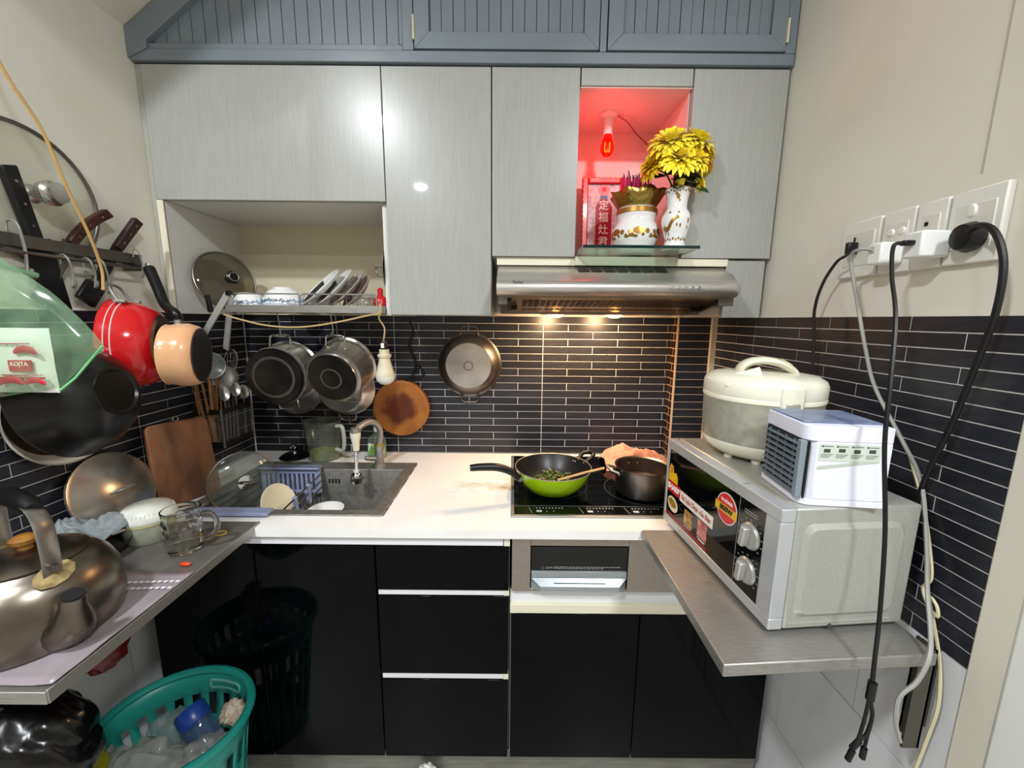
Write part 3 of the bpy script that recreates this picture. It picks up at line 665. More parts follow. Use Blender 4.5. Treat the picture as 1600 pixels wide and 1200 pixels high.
for cx, cy, lb in ((0.262, -0.205, 'tiny white offering cup nearest the niche left wall'), (0.302, -0.22, 'tiny white offering cup beside the incense bowl')):
    c = MB().lathe([(0, 0), (0.011, 0), (0.011, 0.003), (0.018, 0.016), (0.0205, 0.028), (0.019, 0.028), (0.016, 0.016), (0, 0.005)], 20, T(cx, cy, ZS)).build('offering_cup', porc); tag(c, lb, 'cup', 'offering cups')

# ================================================================== sink
sk = TH('sink', 'stainless steel single bowl sink set in white worktop', 'sink', (-0.66, -0.34, 0.66))
BX0, BX1, BY0, BY1, BZ = -0.925, -0.405, -0.518, -0.205, 0.67
sinksteel = mat('sink_steel', '#9b9a95', 0.4, 0.7, c2='#86847f', scale=60, r2=0.5)
rm = MB()
for x0, x1, y0, y1 in ((SX0 - 0.006, BX0, SY0 - 0.004, SY1 + 0.004), (BX1, SX1 + 0.006, SY0 - 0.004, SY1 + 0.004), (BX0, BX1, SY0 - 0.004, BY0), (BX0, BX1, BY1, SY1 + 0.004)): rm.box(x0, x1, y0, y1, 0.8505, 0.8545)
rm.build('rim', sinksteel, sk, bevel=0.0015)
k = 0.012
bw_ = MB()
top = [(BX0, BY0), (BX1, BY0), (BX1, BY1), (BX0, BY1)]; bot = [(BX0 + k, BY0 + k), (BX1 - k, BY0 + k), (BX1 - k, BY1 - k), (BX0 + k, BY1 - k)]
bw_.add([(x, y, 0.8525) for x, y in top] + [(x, y, BZ) for x, y in bot], [(0, 1, 5, 4), (1, 2, 6, 5), (2, 3, 7, 6), (3, 0, 4, 7), (4, 5, 6, 7)])
bw_.build('bowl', sinksteel, sk, bevel=0.012, seg=3, solid=0.0012, soff=1)
MB().lathe([(0, -0.002), (0.02, 0.0), (0.032, 0.003), (0.036, 0.001)], 24, T(-0.55, -0.34, BZ + 0.0015)).build('drain', chrome, sk)
so = MB()
for i in (0, 1, 2, 3): so.box(-0.682 + i * 0.012, -0.675 + i * 0.012, BY1 - 0.0035, BY1 - 0.0015, 0.795, 0.817)
so.build('overflow_slots', blackmatte, sk)
MB().box(SX1 + 0.004, SX1 + 0.009, SY0, SY1, 0.8503, 0.8512).build('silicone_bead', mat('dirty_sealant', '#3a3632', 0.8, c2='#a8a49c', scale=40), sk)
fc = TH('kitchen_faucet', 'brushed gooseneck faucet with white flexible nozzle', 'faucet', (-0.502, -0.168, 0.8545))
MB().lathe([(0, 0), (0.024, 0), (0.024, 0.006), (0.0165, 0.01), (0.0165, 0.08), (0.0135, 0.086), (0, 0.086)], 20, T(-0.502, -0.168, 0.8545)).build('base', steel, fc)
MB().tube([(-0.502, -0.168, 0.93), (-0.494, -0.17, 0.985), (-0.498, -0.185, 1.02), (-0.514, -0.215, 1.04), (-0.532, -0.255, 1.036), (-0.54, -0.28, 1.022)], 0.0115, 12, sm=5).build('spout', steel, fc)
MB().cyl(0.0175, 0.936, 0.941, 18, T(-0.502, -0.168, 0)).build('gold_ring', mat('gold_ring', '#b39a3a', 0.4, 0.5), fc)
MB().tube([(-0.502, -0.168, 0.885), (-0.53, -0.185, 0.89), (-0.545, -0.195, 0.895)], lambda t: 0.012 - 0.004 * t, 10).build('lever', steel, fc)
MB().cyl(0.0145, 1.005, 1.035, 16, T(-0.542, -0.281, 0)).build('spout_tip', steel, fc)
MB().lathe([(0, 1.018), (0.0175, 1.018), (0.0175, 1.008), (0.013, 0.985), (0.011, 0.955), (0, 0.955)], 18, T(-0.542, -0.281, 0)).build('nozzle', mat('ivory_plastic', '#e4dfc9', 0.4), fc)
fx = MB()
for i in range(13): fx.lathe([(0.0045, -0.003), (0.0065, 0), (0.0045, 0.003)], 12, T(-0.543 - 0.0002 * i, -0.281, 0.952 - i * 0.0058))
fx.build('flexible_hose', mat('grey_hose', '#a9a9a4', 0.35, 0.6), fc)
MB().lathe([(0, 0.884), (0.009, 0.884), (0.009, 0.874), (0, 0.874)], 14, T(-0.546, -0.281, 0)).build('hose_collar', white, fc)
MB().lathe([(0, 0.875), (0.01, 0.875), (0.019, 0.866), (0.021, 0.852), (0.018, 0.836), (0.012, 0.834), (0, 0.834)], 18, T(-0.546, -0.281, 0)).tube([(-0.53, -0.285, 0.855), (-0.518, -0.288, 0.858)], 0.004, 8).build('spray_head', chrome, fc)
# drainer basket
dr = TH('dish_drainer', 'blue grey plastic dish drainer with steel rods across the sink', 'dish drainer', (-0.8, -0.38, 0.76))
blueg = mat('blue_grey_plastic', '#8e97b8', 0.4)
DX0, DX1 = -0.917, -0.70
bp = MB().box(DX0, DX1, -0.232, -0.222, 0.846, 0.872).box(DX0, DX1, -0.232, -0.222, 0.768, 0.782).box(DX0, DX0 + 0.016, -0.232, -0.222, 0.782, 0.846).box(DX1 - 0.014, DX1, -0.232, -0.222, 0.782, 0.846).box(DX0, DX1, -0.245, -0.21, 0.866, 0.872)
for i in range(11): bp.box(DX0 + 0.022 + i * 0.0172, DX0 + 0.031 + i * 0.0172, -0.231, -0.223, 0.782, 0.846)
bp.build('back_panel', blueg, dr, bevel=0.0015)
MB().box(-0.90, -0.688, -0.566, -0.53, 0.856, 0.866).box(-0.90, -0.688, -0.533, -0.528, 0.775, 0.86).build('front_bar', blueg, dr, bevel=0.002)
rod = mat('rod_steel', '#8b8884', 0.25, 1.0)
for i in range(14):
    x = DX0 + 0.01 + i * 0.0158
    MB().tube([(x, -0.225, 0.775), (x, -0.53, 0.775)], 0.0028, 6).build('rod', rod, dr)
for j, z in enumerate((0.795, 0.82, 0.845)):
    MB().tube([(-0.699, -0.215, z), (-0.676, -0.53, z)], 0.0033, 8).build('side_rod', rod, dr)
    MB().tube([(DX0 - 0.002, -0.215, z), (DX0 - 0.002, -0.53, z)], 0.0033, 8).build('side_rod', rod, dr)
for y, x in ((-0.335, -0.690), (-0.43, -0.683)):
    MB().box(x - 0.006, x + 0.006, y - 0.007, y + 0.007, 0.785, 0.852).build('clip', blueg, dr, bevel=0.002)
MB().box(-0.91, -0.70, -0.40, -0.375, 0.7785, 0.7865).build('cross_bar', mat('pale_bar', '#c8c9c4', 0.4), dr, bevel=0.001)
# glass lid standing in the drainer
glassl = clear('lid_glass', '#eef3f0', 0.01, 0.04, '#e8eeea')
def glass_lid(name, label, C, axis, R, dome, knobmat, rim=0.0025, loop=True, glass=None, kn=None, cat='pot lid'):
    F = AX(C, axis); t = TH(name, label, cat, M=F)
    MB().lathe([(R * math.sin(a) / math.sin(1.05), dome * (math.cos(a) - math.cos(1.05)) / (1 - math.cos(1.05))) for a in [1.05 * (8 - i) / 8 for i in range(9)]], 40).build('glass', glass or glassl, t, solid=0.002, local=True)
    MB().ring(R, rim, 48, 8).build('rim', steeldark, t, local=True)
    if loop:
        MB().lathe([(0, dome + 0.004), (0.022, dome + 0.003), (0.022, dome - 0.001), (0, dome - 0.001)], 20).build('knob_plate', chrome, t, local=True)
        MB().tube([(-0.02, 0, dome + 0.003), (-0.022, 0, dome + 0.02), (0, 0, dome + 0.034), (0.022, 0, dome + 0.02), (0.02, 0, dome + 0.003)], 0.003, 8, sm=4).build('knob', knobmat, t, local=True)
    return t
glass_lid('glass_cover', 'clear glass pot lid with wire loop knob leaning in the drainer', (-0.862, -0.40, 0.886), (0.75, -0.62, 0.2), 0.096, 0.022, chrome)
pl1 = TH('bowl', 'white bowl with navy rim standing in the sink beside the drainer', 'bowl', (-0.632, -0.345, 0.6735))
PM = T(-0.632, -0.345, 0.6735)
MB().lathe([(0, 0), (0.028, 0), (0.028, 0.008), (0.045, 0.03), (0.056, 0.065), (0.059, 0.094), (0.057, 0.094), (0.053, 0.065), (0.042, 0.032), (0, 0.012)], 32, PM).build('body', porc, pl1)
MB().lathe([(0.0585, 0.084), (0.0596, 0.086), (0.0600, 0.092), (0.0594, 0.0935)], 32, PM).build('navy_band', mat('navy_glaze', '#1d2440', 0.2), pl1)
pl2 = MB().lathe([(0, 0), (0.035, 0), (0.065, 0.009), (0.064, 0.012), (0.033, 0.004), (0, 0.004)], 28, T(-0.735, -0.44, 0.83) @ RY(66) @ RX(10)).build('plate', mat('cream_porcelain', '#ddd7bd', 0.2)); tag(pl2, 'cream plate standing upright among the drainer rods', 'plate')
# black lid with chrome knob behind the sink
bl = TH('pan_cover', 'black pan lid with chrome knob lying behind the sink', 'pot lid', (-0.882, -0.066, 0.8503))
MB().lathe([(0, 0.001), (0.05, 0.001), (0.056, 0.0), (0.057, 0.004), (0.045, 0.013), (0.02, 0.018), (0, 0.019)], 32, T(-0.882, -0.066, 0.8503)).build('cover', mat('black_enamel', '#0c0c0d', 0.2), bl)
MB().lathe([(0, 0.018), (0.012, 0.018), (0.008, 0.026), (0.009, 0.032), (0.016, 0.04), (0.016, 0.048), (0.010, 0.055), (0, 0.056)], 18, T(-0.882, -0.066, 0.8503)).build('knob', chrome, bl)
# measuring jug
jx, jy = -0.752, -0.078
jg = TH('measuring_jug', 'cloudy plastic jug with a little yellow liquid beside faucet', 'jug', (jx, jy, 0.8503))
def jr(r, z, a):
    return (r + (0.012 * max(0, math.cos(a - PI)) ** 10 if z > 0.13 else 0), z)
MB().lathe([(0, 0.002), (0.054, 0.002), (0.057, 0.008), (0.066, 0.155), (0.068, 0.157)], 36, T(jx, jy, 0.8503), fn=jr).build('body', clear('cloudy_plastic', '#e9eee9', 0.12, 0.10, '#c9cfca', scale=12), jg, solid=0.002)
MB().tube([(jx + 0.06, jy - 0.02, 0.99), (jx + 0.09, jy - 0.03, 0.985), (jx + 0.09, jy - 0.03, 0.90), (jx + 0.056, jy - 0.02, 0.895)], 0.0075, 8, sm=4).build('handle', mat('cloudy_handle', '#a7aca2', 0.3), jg)
MB().lathe([(0, 0.005), (0.0535, 0.005), (0.0553, 0.034), (0, 0.034)], 28, T(jx, jy, 0.8503)).build('liquid', mat('yellow_liquid', '#c9c22e', 0.15, c2='#6f7150', scale=14), jg)
# soap bottle
sb = TH('soap_bottle', 'clear dish soap bottle with green label behind faucet', 'bottle', (-0.545, -0.066, 0.8503))
sx, sy = -0.545, -0.066
MB().lathe([(0, 0), (0.034, 0), (0.0365, 0.006), (0.0365, 0.07), (0.03, 0.088), (0.012, 0.102), (0.012, 0.112), (0, 0.112)], 24, T(sx, sy, 0.8503) @ SC(1, 0.7, 1)).build('bottle', clear('soap_plastic', '#d9e6dc', 0.05, 0.18, '#cfe0d2'), sb)
MB().lathe([(0, 0.003), (0.034, 0.003), (0.0345, 0.05), (0, 0.05)], 24, T(sx, sy, 0.8503) @ SC(1, 0.7, 1)).build('soap', mat('pale_soap', '#a9b38a', 0.2), sb)
MB().lathe([(0.0371, 0.02), (0.0371, 0.066)], 16, T(sx, sy, 0.8503) @ SC(1, 0.7, 1), a0=-150, a1=-30).build('label', mat('green_label', '#5f9a3a', 0.4, c2='#e8ecd8', scale=30, lo=0.45, hi=0.55), sb)
MB().lathe([(0, 0.112), (0.011, 0.112), (0.011, 0.125), (0.005, 0.128), (0.005, 0.142), (0, 0.142)], 14, T(sx, sy, 0.8503)).build('cap', white, sb)
# ================================================================== built-in grill
gr = TH('built_in_grill', 'stainless built-in grill panel with black window under the hob', 'oven', (0.38, -0.58, 0.652))
pg = mat('champagne_steel', '#a89f97', 0.32, 0.85, c2='#9b928b', scale=40, stretch=(1, 20, 20))
g = MB(); y0, y1 = -0.596, -0.578
g.box(0.004, 0.056, y0, y1, 0.653, 0.816).box(0.329, 0.77, y0, y1, 0.653, 0.816).box(0.056, 0.329, y0, y1, 0.793, 0.816).box(0.056, 0.329, y0, y1, 0.653, 0.662)
g.build('panel', pg, gr, bevel=0.001)
MB().box(0.056, 0.329, y1 - 0.002, y1 + 0.004, 0.66, 0.795).build('recess', blackmatte, gr)
wn = MB().box(0.059, 0.326, y0 + 0.004, y1 - 0.002, 0.716, 0.788).build('window', mat('black_glass', '#050607', 0.04), gr)
wm = mat('grey_print', '#8a8a88', 0.5)
text('⚠ 고온주의', 0.0075, AX((0.105, y0 + 0.0036, 0.7235), (0, -1, 0)), wm, wn)
tl = MB()
for j, (a, b) in enumerate(((0.125, 0.30), (0.125, 0.26))):
    x = a; rr = random.Random(j)
    while x < b: 
        L = rr.uniform(0.003, 0.012); tl.box(x, x + L, y0 + 0.0035, y0 + 0.004, 0.7255 - j * 0.0045, 0.7275 - j * 0.0045); x += L + 0.002
o = tl.build('warning_lines', wm, wn, smooth=0); o['kind'] = 'stuff'
hs = mat('silver_plastic', '#969da0', 0.3, 0.35)
hb = MB()
hb.box(0.059, 0.326, y0 - 0.002, y1 - 0.002, 0.697, 0.7155).build('handle_face', hs, gr, bevel=0.001)
hb = MB()
hb.add([(0.059, y0 - 0.002, 0.6965), (0.326, y0 - 0.002, 0.6965), (0.302, y0 - 0.018, 0.681), (0.083, y0 - 0.018, 0.681), (0.302, y0 - 0.018, 0.667), (0.083, y0 - 0.018, 0.667), (0.059, y0 + 0.002, 0.663), (0.326, y0 + 0.002, 0.663), (0.059, y0 + 0.008, 0.69), (0.326, y0 + 0.008, 0.69)],
       [(0, 1, 2, 3), (3, 2, 4, 5), (5, 4, 7, 6), (0, 3, 5, 6, 8), (1, 9, 7, 4, 2), (0, 8, 9, 1), (8, 6, 7, 9)])
hb.build('handle', hs, gr, smooth=20)
MB().box(0.122, 0.265, y0 - 0.0135, y0 - 0.0115, 0.6872, 0.6884).build('handle_slot', blackmatte, gr)

# ================================================================== induction hob
hbT = TH('induction_hob', 'black glass induction hob with steel frame', 'hob', (0.32, -0.3, 0.8502))
MB().box(0.0, 0.628, -0.547, -0.040, 0.8503, 0.8548).build('frame', steel, hbT, bevel=0.002)
MB().box(0.010, 0.62, -0.482, -0.05, 0.8548, 0.8565).build('glass', blackgloss, hbT, bevel=0.0006)
cp = MB().box(0.010, 0.62, -0.536, -0.488, 0.8548, 0.8562).build('control_panel', mat('panel_black', '#07090a', 0.12), hbT)
pr = mat('panel_print', '#b9b9b9', 0.5)
tk_ = MB()
for x0 in (0.075, 0.225, 0.36, 0.50):
    for i in range(9): tk_.box(x0 + i * 0.0095, x0 + i * 0.0095 + 0.004, -0.502, -0.498, 0.8562, 0.8564)
    tk_.box(x0, x0 + 0.016, -0.524, -0.513, 0.8562, 0.8564)
    tk_.box(x0 + 0.03, x0 + 0.032, -0.521, -0.516, 0.8562, 0.8564).box(x0 + 0.05, x0 + 0.052, -0.521, -0.516, 0.8562, 0.8564)
    tk_.add([(x0 - 0.022, -0.495, 0.8563), (x0 - 0.021, -0.495, 0.8563), (x0 - 0.013, -0.53, 0.8563), (x0 - 0.014, -0.53, 0.8563)], [(0, 1, 2, 3)])
o = tk_.build('touch_marks', pr, cp, smooth=0); o['kind'] = 'stuff'
zr = mat('zone_print', '#3a3a3c', 0.3)
for cx, cy, r in ((0.15, -0.33, 0.105), (0.43, -0.36, 0.115)):
    MB().lathe([(r, 0), (r + 0.0012, 0.0002), (r + 0.0024, 0)], 48, T(cx, cy, 0.8566)).build('zone_ring', zr, hbT)
ZH = 0.8568
# green wok
wx, wy = 0.137, -0.372
wk = TH('wok', 'lime green wok with black inside holding stir fried greens', 'wok', (wx, wy, ZH))
lime = mat('lime_enamel', '#9cc414', 0.18, coat=0.5)
ns = mat('nonstick_black', '#171717', 0.35, c2='#262523', scale=120, lo=0.6, hi=0.8)
MB().lathe([(0, 0), (0.06, 0), (0.083, 0.012), (0.106, 0.040), (0.120, 0.070), (0.1245, 0.081)], 44, T(wx, wy, ZH)).build('outer_shell', lime, wk)
MB().lathe([(0.1245, 0.081), (0.1215, 0.0815), (0.116, 0.068), (0.101, 0.040), (0.079, 0.014), (0.058, 0.005), (0, 0.005)], 44, T(wx, wy, ZH)).build('nonstick_lining', ns, wk)
MB().ring(0.1235, 0.0016, 48, 6, T(wx, wy, ZH + 0.0815)).build('rim', steel, wk)
def ha(a, r, z): return (wx + r * math.cos(math.radians(a)), wy + r * math.sin(math.radians(a)), ZH + z)
MB().tube([ha(206, 0.116, 0.055), ha(205, 0.135, 0.068)], 0.010, 10, flat=(1, 0.7)).build('handle_bracket', steel, wk)
MB().tube([ha(206, 0.126, 0.062), ha(203, 0.15, 0.085), ha(200, 0.19, 0.101), ha(198, 0.24, 0.105), ha(197.5, 0.275, 0.105)], lambda t: 0.0105 + 0.002 * math.sin(t * PI), 12, sm=5).build('handle', blackplastic, wk)
MB().tube([ha(38, 0.118, 0.07), ha(41, 0.150, 0.092), ha(33, 0.166, 0.098), ha(25, 0.158, 0.094), ha(25, 0.118, 0.07)], 0.0075, 10, sm=5).build('helper_handle', blackplastic, wk)
for a in (48, 43): MB().ball(ha(a, 0.1175, 0.068), 0.0035, 8, 5).build('rivet', chrome, wk)
vg = MB(); rv = random.Random(3)
for i in range(260):
    a = rv.random() * 2 * PI; r = 0.066 * math.sqrt(rv.random()); h = 0.024 + 0.034 * (1 - (r / 0.08) ** 2) * rv.random()
    c = (wx + 0.004 + r * math.cos(a), wy - 0.005 + r * math.sin(a), ZH + h)
    d = Vector((rv.uniform(-1, 1), rv.uniform(-1, 1), rv.uniform(-0.1, 0.6)))
    leaf(vg, c, d, (rv.uniform(-.6, .6), rv.uniform(-.6, .6), 1), rv.uniform(0.18, 0.34))
vo = vg.build('stir_fried_greens', mat('cooked_greens', '#26401a', 0.35, c2='#4d6424', scale=90, lo=0.3, hi=0.7), smooth=60)
tag(vo, 'chopped stir fried greens heaped in the green wok', 'food'); vo['kind'] = 'stuff'
sp = MB().tube([(wx + 0.01, wy - 0.045, ZH + 0.052), (wx + 0.10, wy - 0.055, ZH + 0.084), (wx + 0.155, wy - 0.05, ZH + 0.096)], 0.0052, 8, flat=(0.7, 1.2)).build('wooden_spatula', mat('pale_wood', '#b99b6c', 0.5, c2='#a58453', scale=30, stretch=(1, 8, 1))); tag(sp, 'pale wooden spatula handle resting across the wok rim', 'spatula')
# steel saucepan on hob
px_, py_ = 0.425, -0.385
sp_ = TH('saucepan', 'small dull steel saucepan on the hob beside microwave', 'pot', (px_, py_, ZH))
dsteel = mat('dull_steel', '#8e8a86', 0.25, 1.0, c2='#6f6b68', scale=10, r2=0.45)
MB().lathe([(0, 0), (0.072, 0), (0.079, 0.005), (0.082, 0.02), (0.084, 0.088), (0.088, 0.091), (0.0875, 0.093), (0.0815, 0.089), (0.0795, 0.01), (0, 0.006)], 40, T(px_, py_, ZH)).build('body', dsteel, sp_)
MB().tube([(px_ - 0.083, py_ - 0.03, ZH + 0.075), (px_ - 0.108, py_ - 0.02, ZH + 0.084), (px_ - 0.112, py_ + 0.012, ZH + 0.086), (px_ - 0.083, py_ + 0.028, ZH + 0.075)], 0.0045, 8, sm=5).build('handle', steel, sp_)
for dx, dy in ((-0.0835, -0.03), (-0.0835, 0.028), (-0.02, 0.079), (0.01, 0.0795)): MB().ball((px_ + dx, py_ + dy, ZH + 0.07), 0.004, 8, 5).build('rivet', chrome, sp_)
MB().lathe([(0, 0), (0.0815, 0)], 30, T(px_, py_, ZH + 0.04)).build('broth', mat('brown_broth', '#5b4632', 0.1), sp_)
# coral cloth heap behind the pots
def cloth_heap(name, label, c, sx_, sy_, h, material, seed, amp=0.02, nu=36, nv=28, cat='cloth', freq=1.0):
    o3 = Vector((seed * 3.1, seed * 1.7, 0.3))
    def fn(u, v):
        x, y = (u - 0.5) * 2, (v - 0.5) * 2
        q = Vector((x * 1.7 * freq, y * 1.7 * freq, 0)) + o3
        e = max(0, 1 - (abs(x) ** 3 + abs(y) ** 3) * 0.62)
        z = h * e ** 0.7 * (0.55 + 0.55 * noise.noise(q)) + amp * abs(noise.noise(q * 2.6)) * e
        return (c[0] + sx_ * (x + 0.16 * noise.noise(q + Vector((5, 0, 0)))), c[1] + sy_ * (y + 0.2 * noise.noise(q + Vector((0, 7, 0)))), c[2] + max(0.0015, z))
    o = MB().grid(fn, nu, nv).build(name, material, smooth=80, solid=0.003, sub=1, soff=1); tag(o, label, cat); return o
coral = mat('coral_cloth', '#dd9a80', 0.9, c2='#c98068', scale=14, sheen=0.3, bump=0.3, bscale=300)
cloth_heap('dish_cloth', 'crumpled coral dish cloth behind the pots on the hob', (0.475, -0.135, ZH), 0.125, 0.075, 0.085, coral, 4, 0.03)
# clear plastic sheet on worktop
def film(u, v):
    x, y = (u - 0.5) * 2, (v - 0.5) * 2; q = Vector((x * 2.2, y * 2.2, 1.3))
    return (-0.105 + 0.095 * (x + 0.15 * noise.noise(q)), -0.352 + 0.045 * (y + 0.3 * noise.noise(q + Vector((3, 3, 0)))), 0.852 + 0.012 * abs(noise.noise(q * 1.6)))
o = MB().grid(film, 22, 14).build('plastic_film', clear('clear_film', '#ffffff', 0.15, 0.3, '#ffffff', ior=1.2), smooth=80); tag(o, 'crumpled clear plastic film lying on the white worktop', 'plastic film')

# ================================================================== dish rack in the niche
rk = TH('dish_rack', 'steel wire dish rack in the open wall niche', 'dish rack', (-0.64, -0.2, 1.42))
MB().box(-0.888, -0.402, -0.362, -0.358, 1.425, 1.448).build('front_bar', steel, rk, bevel=0.001)
MB().box(-0.888, -0.884, -0.36, -0.06, 1.425, 1.448).box(-0.406, -0.402, -0.36, -0.06, 1.425, 1.448).box(-0.888, -0.402, -0.062, -0.058, 1.425, 1.448).build('tray_side', steel, rk)
for i in range(30):
    x = -0.88 + i * 0.0162
    MB().tube([(x, -0.358, 1.436), (x, -0.06, 1.436)], 0.0016, 5).build('wire', steeldark, rk)
MB().tube([(-0.655, -0.358, 1.445), (-0.655, -0.36, 1.478), (-0.645, -0.36, 1.482), (-0.43, -0.36, 1.482), (-0.42, -0.36, 1.478), (-0.42, -0.358, 1.445)], 0.0026, 6).build('guard_wire', steel, rk)
MB().tube([(-0.885, -0.358, 1.448), (-0.885, -0.36, 1.482), (-0.66, -0.36, 1.482), (-0.66, -0.358, 1.448)], 0.0022, 6).build('guard_wire', steel, rk)
for i in range(6):
    x = -0.56 + i * 0.022
    MB().tube([(x, -0.3, 1.436), (x, -0.3, 1.472), (x + 0.006, -0.29, 1.476), (x + 0.01, -0.18, 1.472), (x + 0.01, -0.18, 1.436)], 0.0016, 5).build('plate_divider', steel, rk)
alu = mat('aluminium_bar', '#c8c8c4', 0.35, 0.5)
for (a, b) in (((-0.872, -0.366, 1.482), (-0.968, -0.36, 1.352)), ((-0.864, -0.366, 1.478), (-0.945, -0.30, 1.305))):
    A, B = Vector(a), Vector(b); M_ = AX(A, B - A, (0, -1, 0)); L = (B - A).length
    MB().box(-0.003, 0.003, -0.009, 0.009, 0, L, M_).build('lift_arm', alu, rk, bevel=0.001)
MB().cyl(0.008, -0.006, 0.008, 12, AX((-0.868, -0.366, 1.482), (0, -1, 0))).build('pivot', blackplastic, rk)
for x, y in ((-0.884, -0.33), (-0.406, -0.2)):
    MB().box(x - 0.002, x + 0.002, y - 0.01, y + 0.01, 1.42, 1.43).build('bracket', steel, rk)
ZR = 1.4385
# crockery
bluep = mat('blue_print', '#3d588f', 0.3)
def bowl(label, c, r, h, foot=0.03, band=True, tilt=0):
    t = TH('bowl', label, 'bowl', (c[0], c[1], c[2]))
    M_ = T(*c) @ RY(tilt)
    MB().lathe([(r, 0.0), (r, 0.004), (r * 0.93, h * 0.45), (r * 0.7, h * 0.82), (foot, h * 0.95), (foot, h), (foot - 0.004, h), (foot - 0.005, h * 0.93), (0, h * 0.93), (0, h * 0.86), (r * 0.66, h * 0.76), (r * 0.9, h * 0.4), (r - 0.003, 0.0), (r, 0)], 32, M_).build('body', porc, t)
    if band:
        bm_ = MB(); n_ = 22
        for k in range(n_):
            a0 = 360 * k / n_
            z0 = h * 0.26 + 0.004 * (k % 2); rr = r * 0.972
            bm_.tube([(rr * math.cos(math.radians(a0 + d)), rr * math.sin(math.radians(a0 + d)), z0 + zz) for d, zz in ((0, 0), (5, 0.008), (10, 0.002), (15, 0.010), (19, 0.004))], 0.0011, 5, M=M_)
        bo = bm_.build('blue_scrolls', bluep, t); bo['kind'] = 'stuff'
        MB().ring(r * 0.975, 0.001, 36, 5, M_ @ T(0, 0, h * 0.2)).build('blue_line', bluep, t)
    return t
bowl('white bowl with blue scroll band upside down at rack left', (-0.868, -0.275, ZR), 0.052, 0.05)
bowl('largest upside down white bowl with blue scroll band mid rack', (-0.755, -0.275, ZR), 0.066, 0.068)
bowl('plain white bowl upside down behind the largest bowl', (-0.69, -0.155, ZR), 0.055, 0.075, band=False)
MB_c = TH('jar', 'plain white jar standing behind the upside down bowls', 'jar', (-0.80, -0.12, ZR))
MB().lathe([(0, 0), (0.03, 0), (0.034, 0.01), (0.034, 0.05), (0, 0.052)], 20, T(-0.80, -0.12, ZR)).build('body', porc, MB_c)
MB().lathe([(0, 0.052), (0.033, 0.052), (0.03, 0.06), (0, 0.062)], 20, T(-0.80, -0.12, ZR)).build('lid', porc, MB_c)
dark_pat = mat('plate_black_glaze', '#35352f', 0.25)
greyp = mat('plate_grey_print', '#c9c2bc', 0.2, c2='#8d827d', scale=50)
def plate(label, c, r, tilt, material=None, stripe=True, yaw=0):
    M_ = T(*c) @ RZ(yaw) @ RY(-(90 - tilt))          # face towards -X, leaning
    t = TH('plate', label, 'plate', c)
    MB().lathe([(0, -0.006), (r * 0.5, -0.006), (r * 0.95, 0.008), (r, 0.012), (r * 0.97, 0.0135), (r * 0.62, -0.001), (0, -0.001)], 36, M_).build('dish', material or porc, t)
    if stripe:
        MB().lathe([(r * 0.66, 0.0012), (r * 0.90, 0.0108), ], 14, M_ @ T(0, 0, 0.0006), a0=60, a1=190).build('dark_stripe', dark_pat, t)
    return t
plate('leftmost leaning white plate with dark stripe', (-0.632, -0.26, 1.503), 0.084, 44, yaw=38)
plate('second leaning white plate with broad dark stripe', (-0.592, -0.25, 1.504), 0.084, 43, yaw=38)
plate('third leaning plate with grey speckled rim', (-0.552, -0.24, 1.502), 0.082, 42, greyp, False, yaw=38)
plate('smallest leaning saucer with brown print at the rack right', (-0.515, -0.25, 1.492), 0.068, 38, mat('brown_print', '#c7b3aa', 0.2, c2='#a28b84', scale=40), False, yaw=38)
rbz = TH('sauce_bottle', 'red plastic squeeze bottle at rack right end', 'bottle', (-0.42, -0.31, ZR))
MB().lathe([(0, 0), (0.021, 0), (0.021, 0.03), (0.015, 0.038), (0.008, 0.044), (0, 0.045)], 18, T(-0.424, -0.31, ZR)).build('body', mat('red_plastic', '#c01c20', 0.35), rbz)
MB().lathe([(0, 0.044), (0.008, 0.044), (0.009, 0.062), (0.004, 0.068), (0, 0.068)], 14, T(-0.424, -0.31, ZR)).build('cap', mat('red_plastic', '#c01c20', 0.35), rbz)
gb = MB().lathe([(0, 0), (0.02, 0), (0.032, 0.02), (0.034, 0.042), (0.032, 0.042), (0.03, 0.02), (0.018, 0.003), (0, 0.003)], 22, T(-0.475, -0.32, ZR) @ T(0, 0, 0)).build('glass_cup', clear('cup_glass', '#f2f2ee', 0.02, 0.1, '#e8e4e0')); tag(gb, 'small clear glass cup beside the red bottle', 'cup')
# lid leaning at the left of the niche
smoke = clear('smoky_glass', '#c9c4b8', 0.02, 0.10, '#8f897c')
t = glass_lid('glass_cover', 'smoky glass lid with black knob leaning on the niche left panel', (-0.985, -0.21, 1.533), (0.88, -0.45, 0.22), 0.096, 0.018, blackplastic, 0.004, False, smoke)
MB().lathe([(0, 0.014), (0.011, 0.016), (0.011, 0.03), (0.019, 0.036), (0.021, 0.046), (0.014, 0.052), (0, 0.052)], 20).build('knob', blackplastic, t, local=True)
MB().ring(0.0145, 0.0012, 24, 5, T(0, 0, 0.0522)).build('knob_ring', steel, t, local=True)
ldg = TH('black_paddle', 'black handled paddle standing at the far left of the rack', 'utensil', (-0.955, -0.31, 1.42))
MB().tube([(-0.958, -0.33, 1.425), (-0.960, -0.335, 1.478)], 0.008, 10).build('grip', blackplastic, ldg)
MB().tube([(-0.958, -0.33, 1.43), (-0.945, -0.32, 1.418), (-0.89, -0.32, 1.43)], 0.002, 6, sm=3).build('wire', steel, ldg)
sl_ = TH('pan_cover', 'steel lid hooked edge-on against the niche right panel', 'lid', (-0.405, -0.27, 1.49))
MB().lathe([(0, 0.014), (0.05, 0.010), (0.078, 0.0), (0.08, -0.002), (0.075, -0.002)], 32, T(-0.4035, -0.27, 1.565) @ RY(-90)).build('cover', polished, sl_)
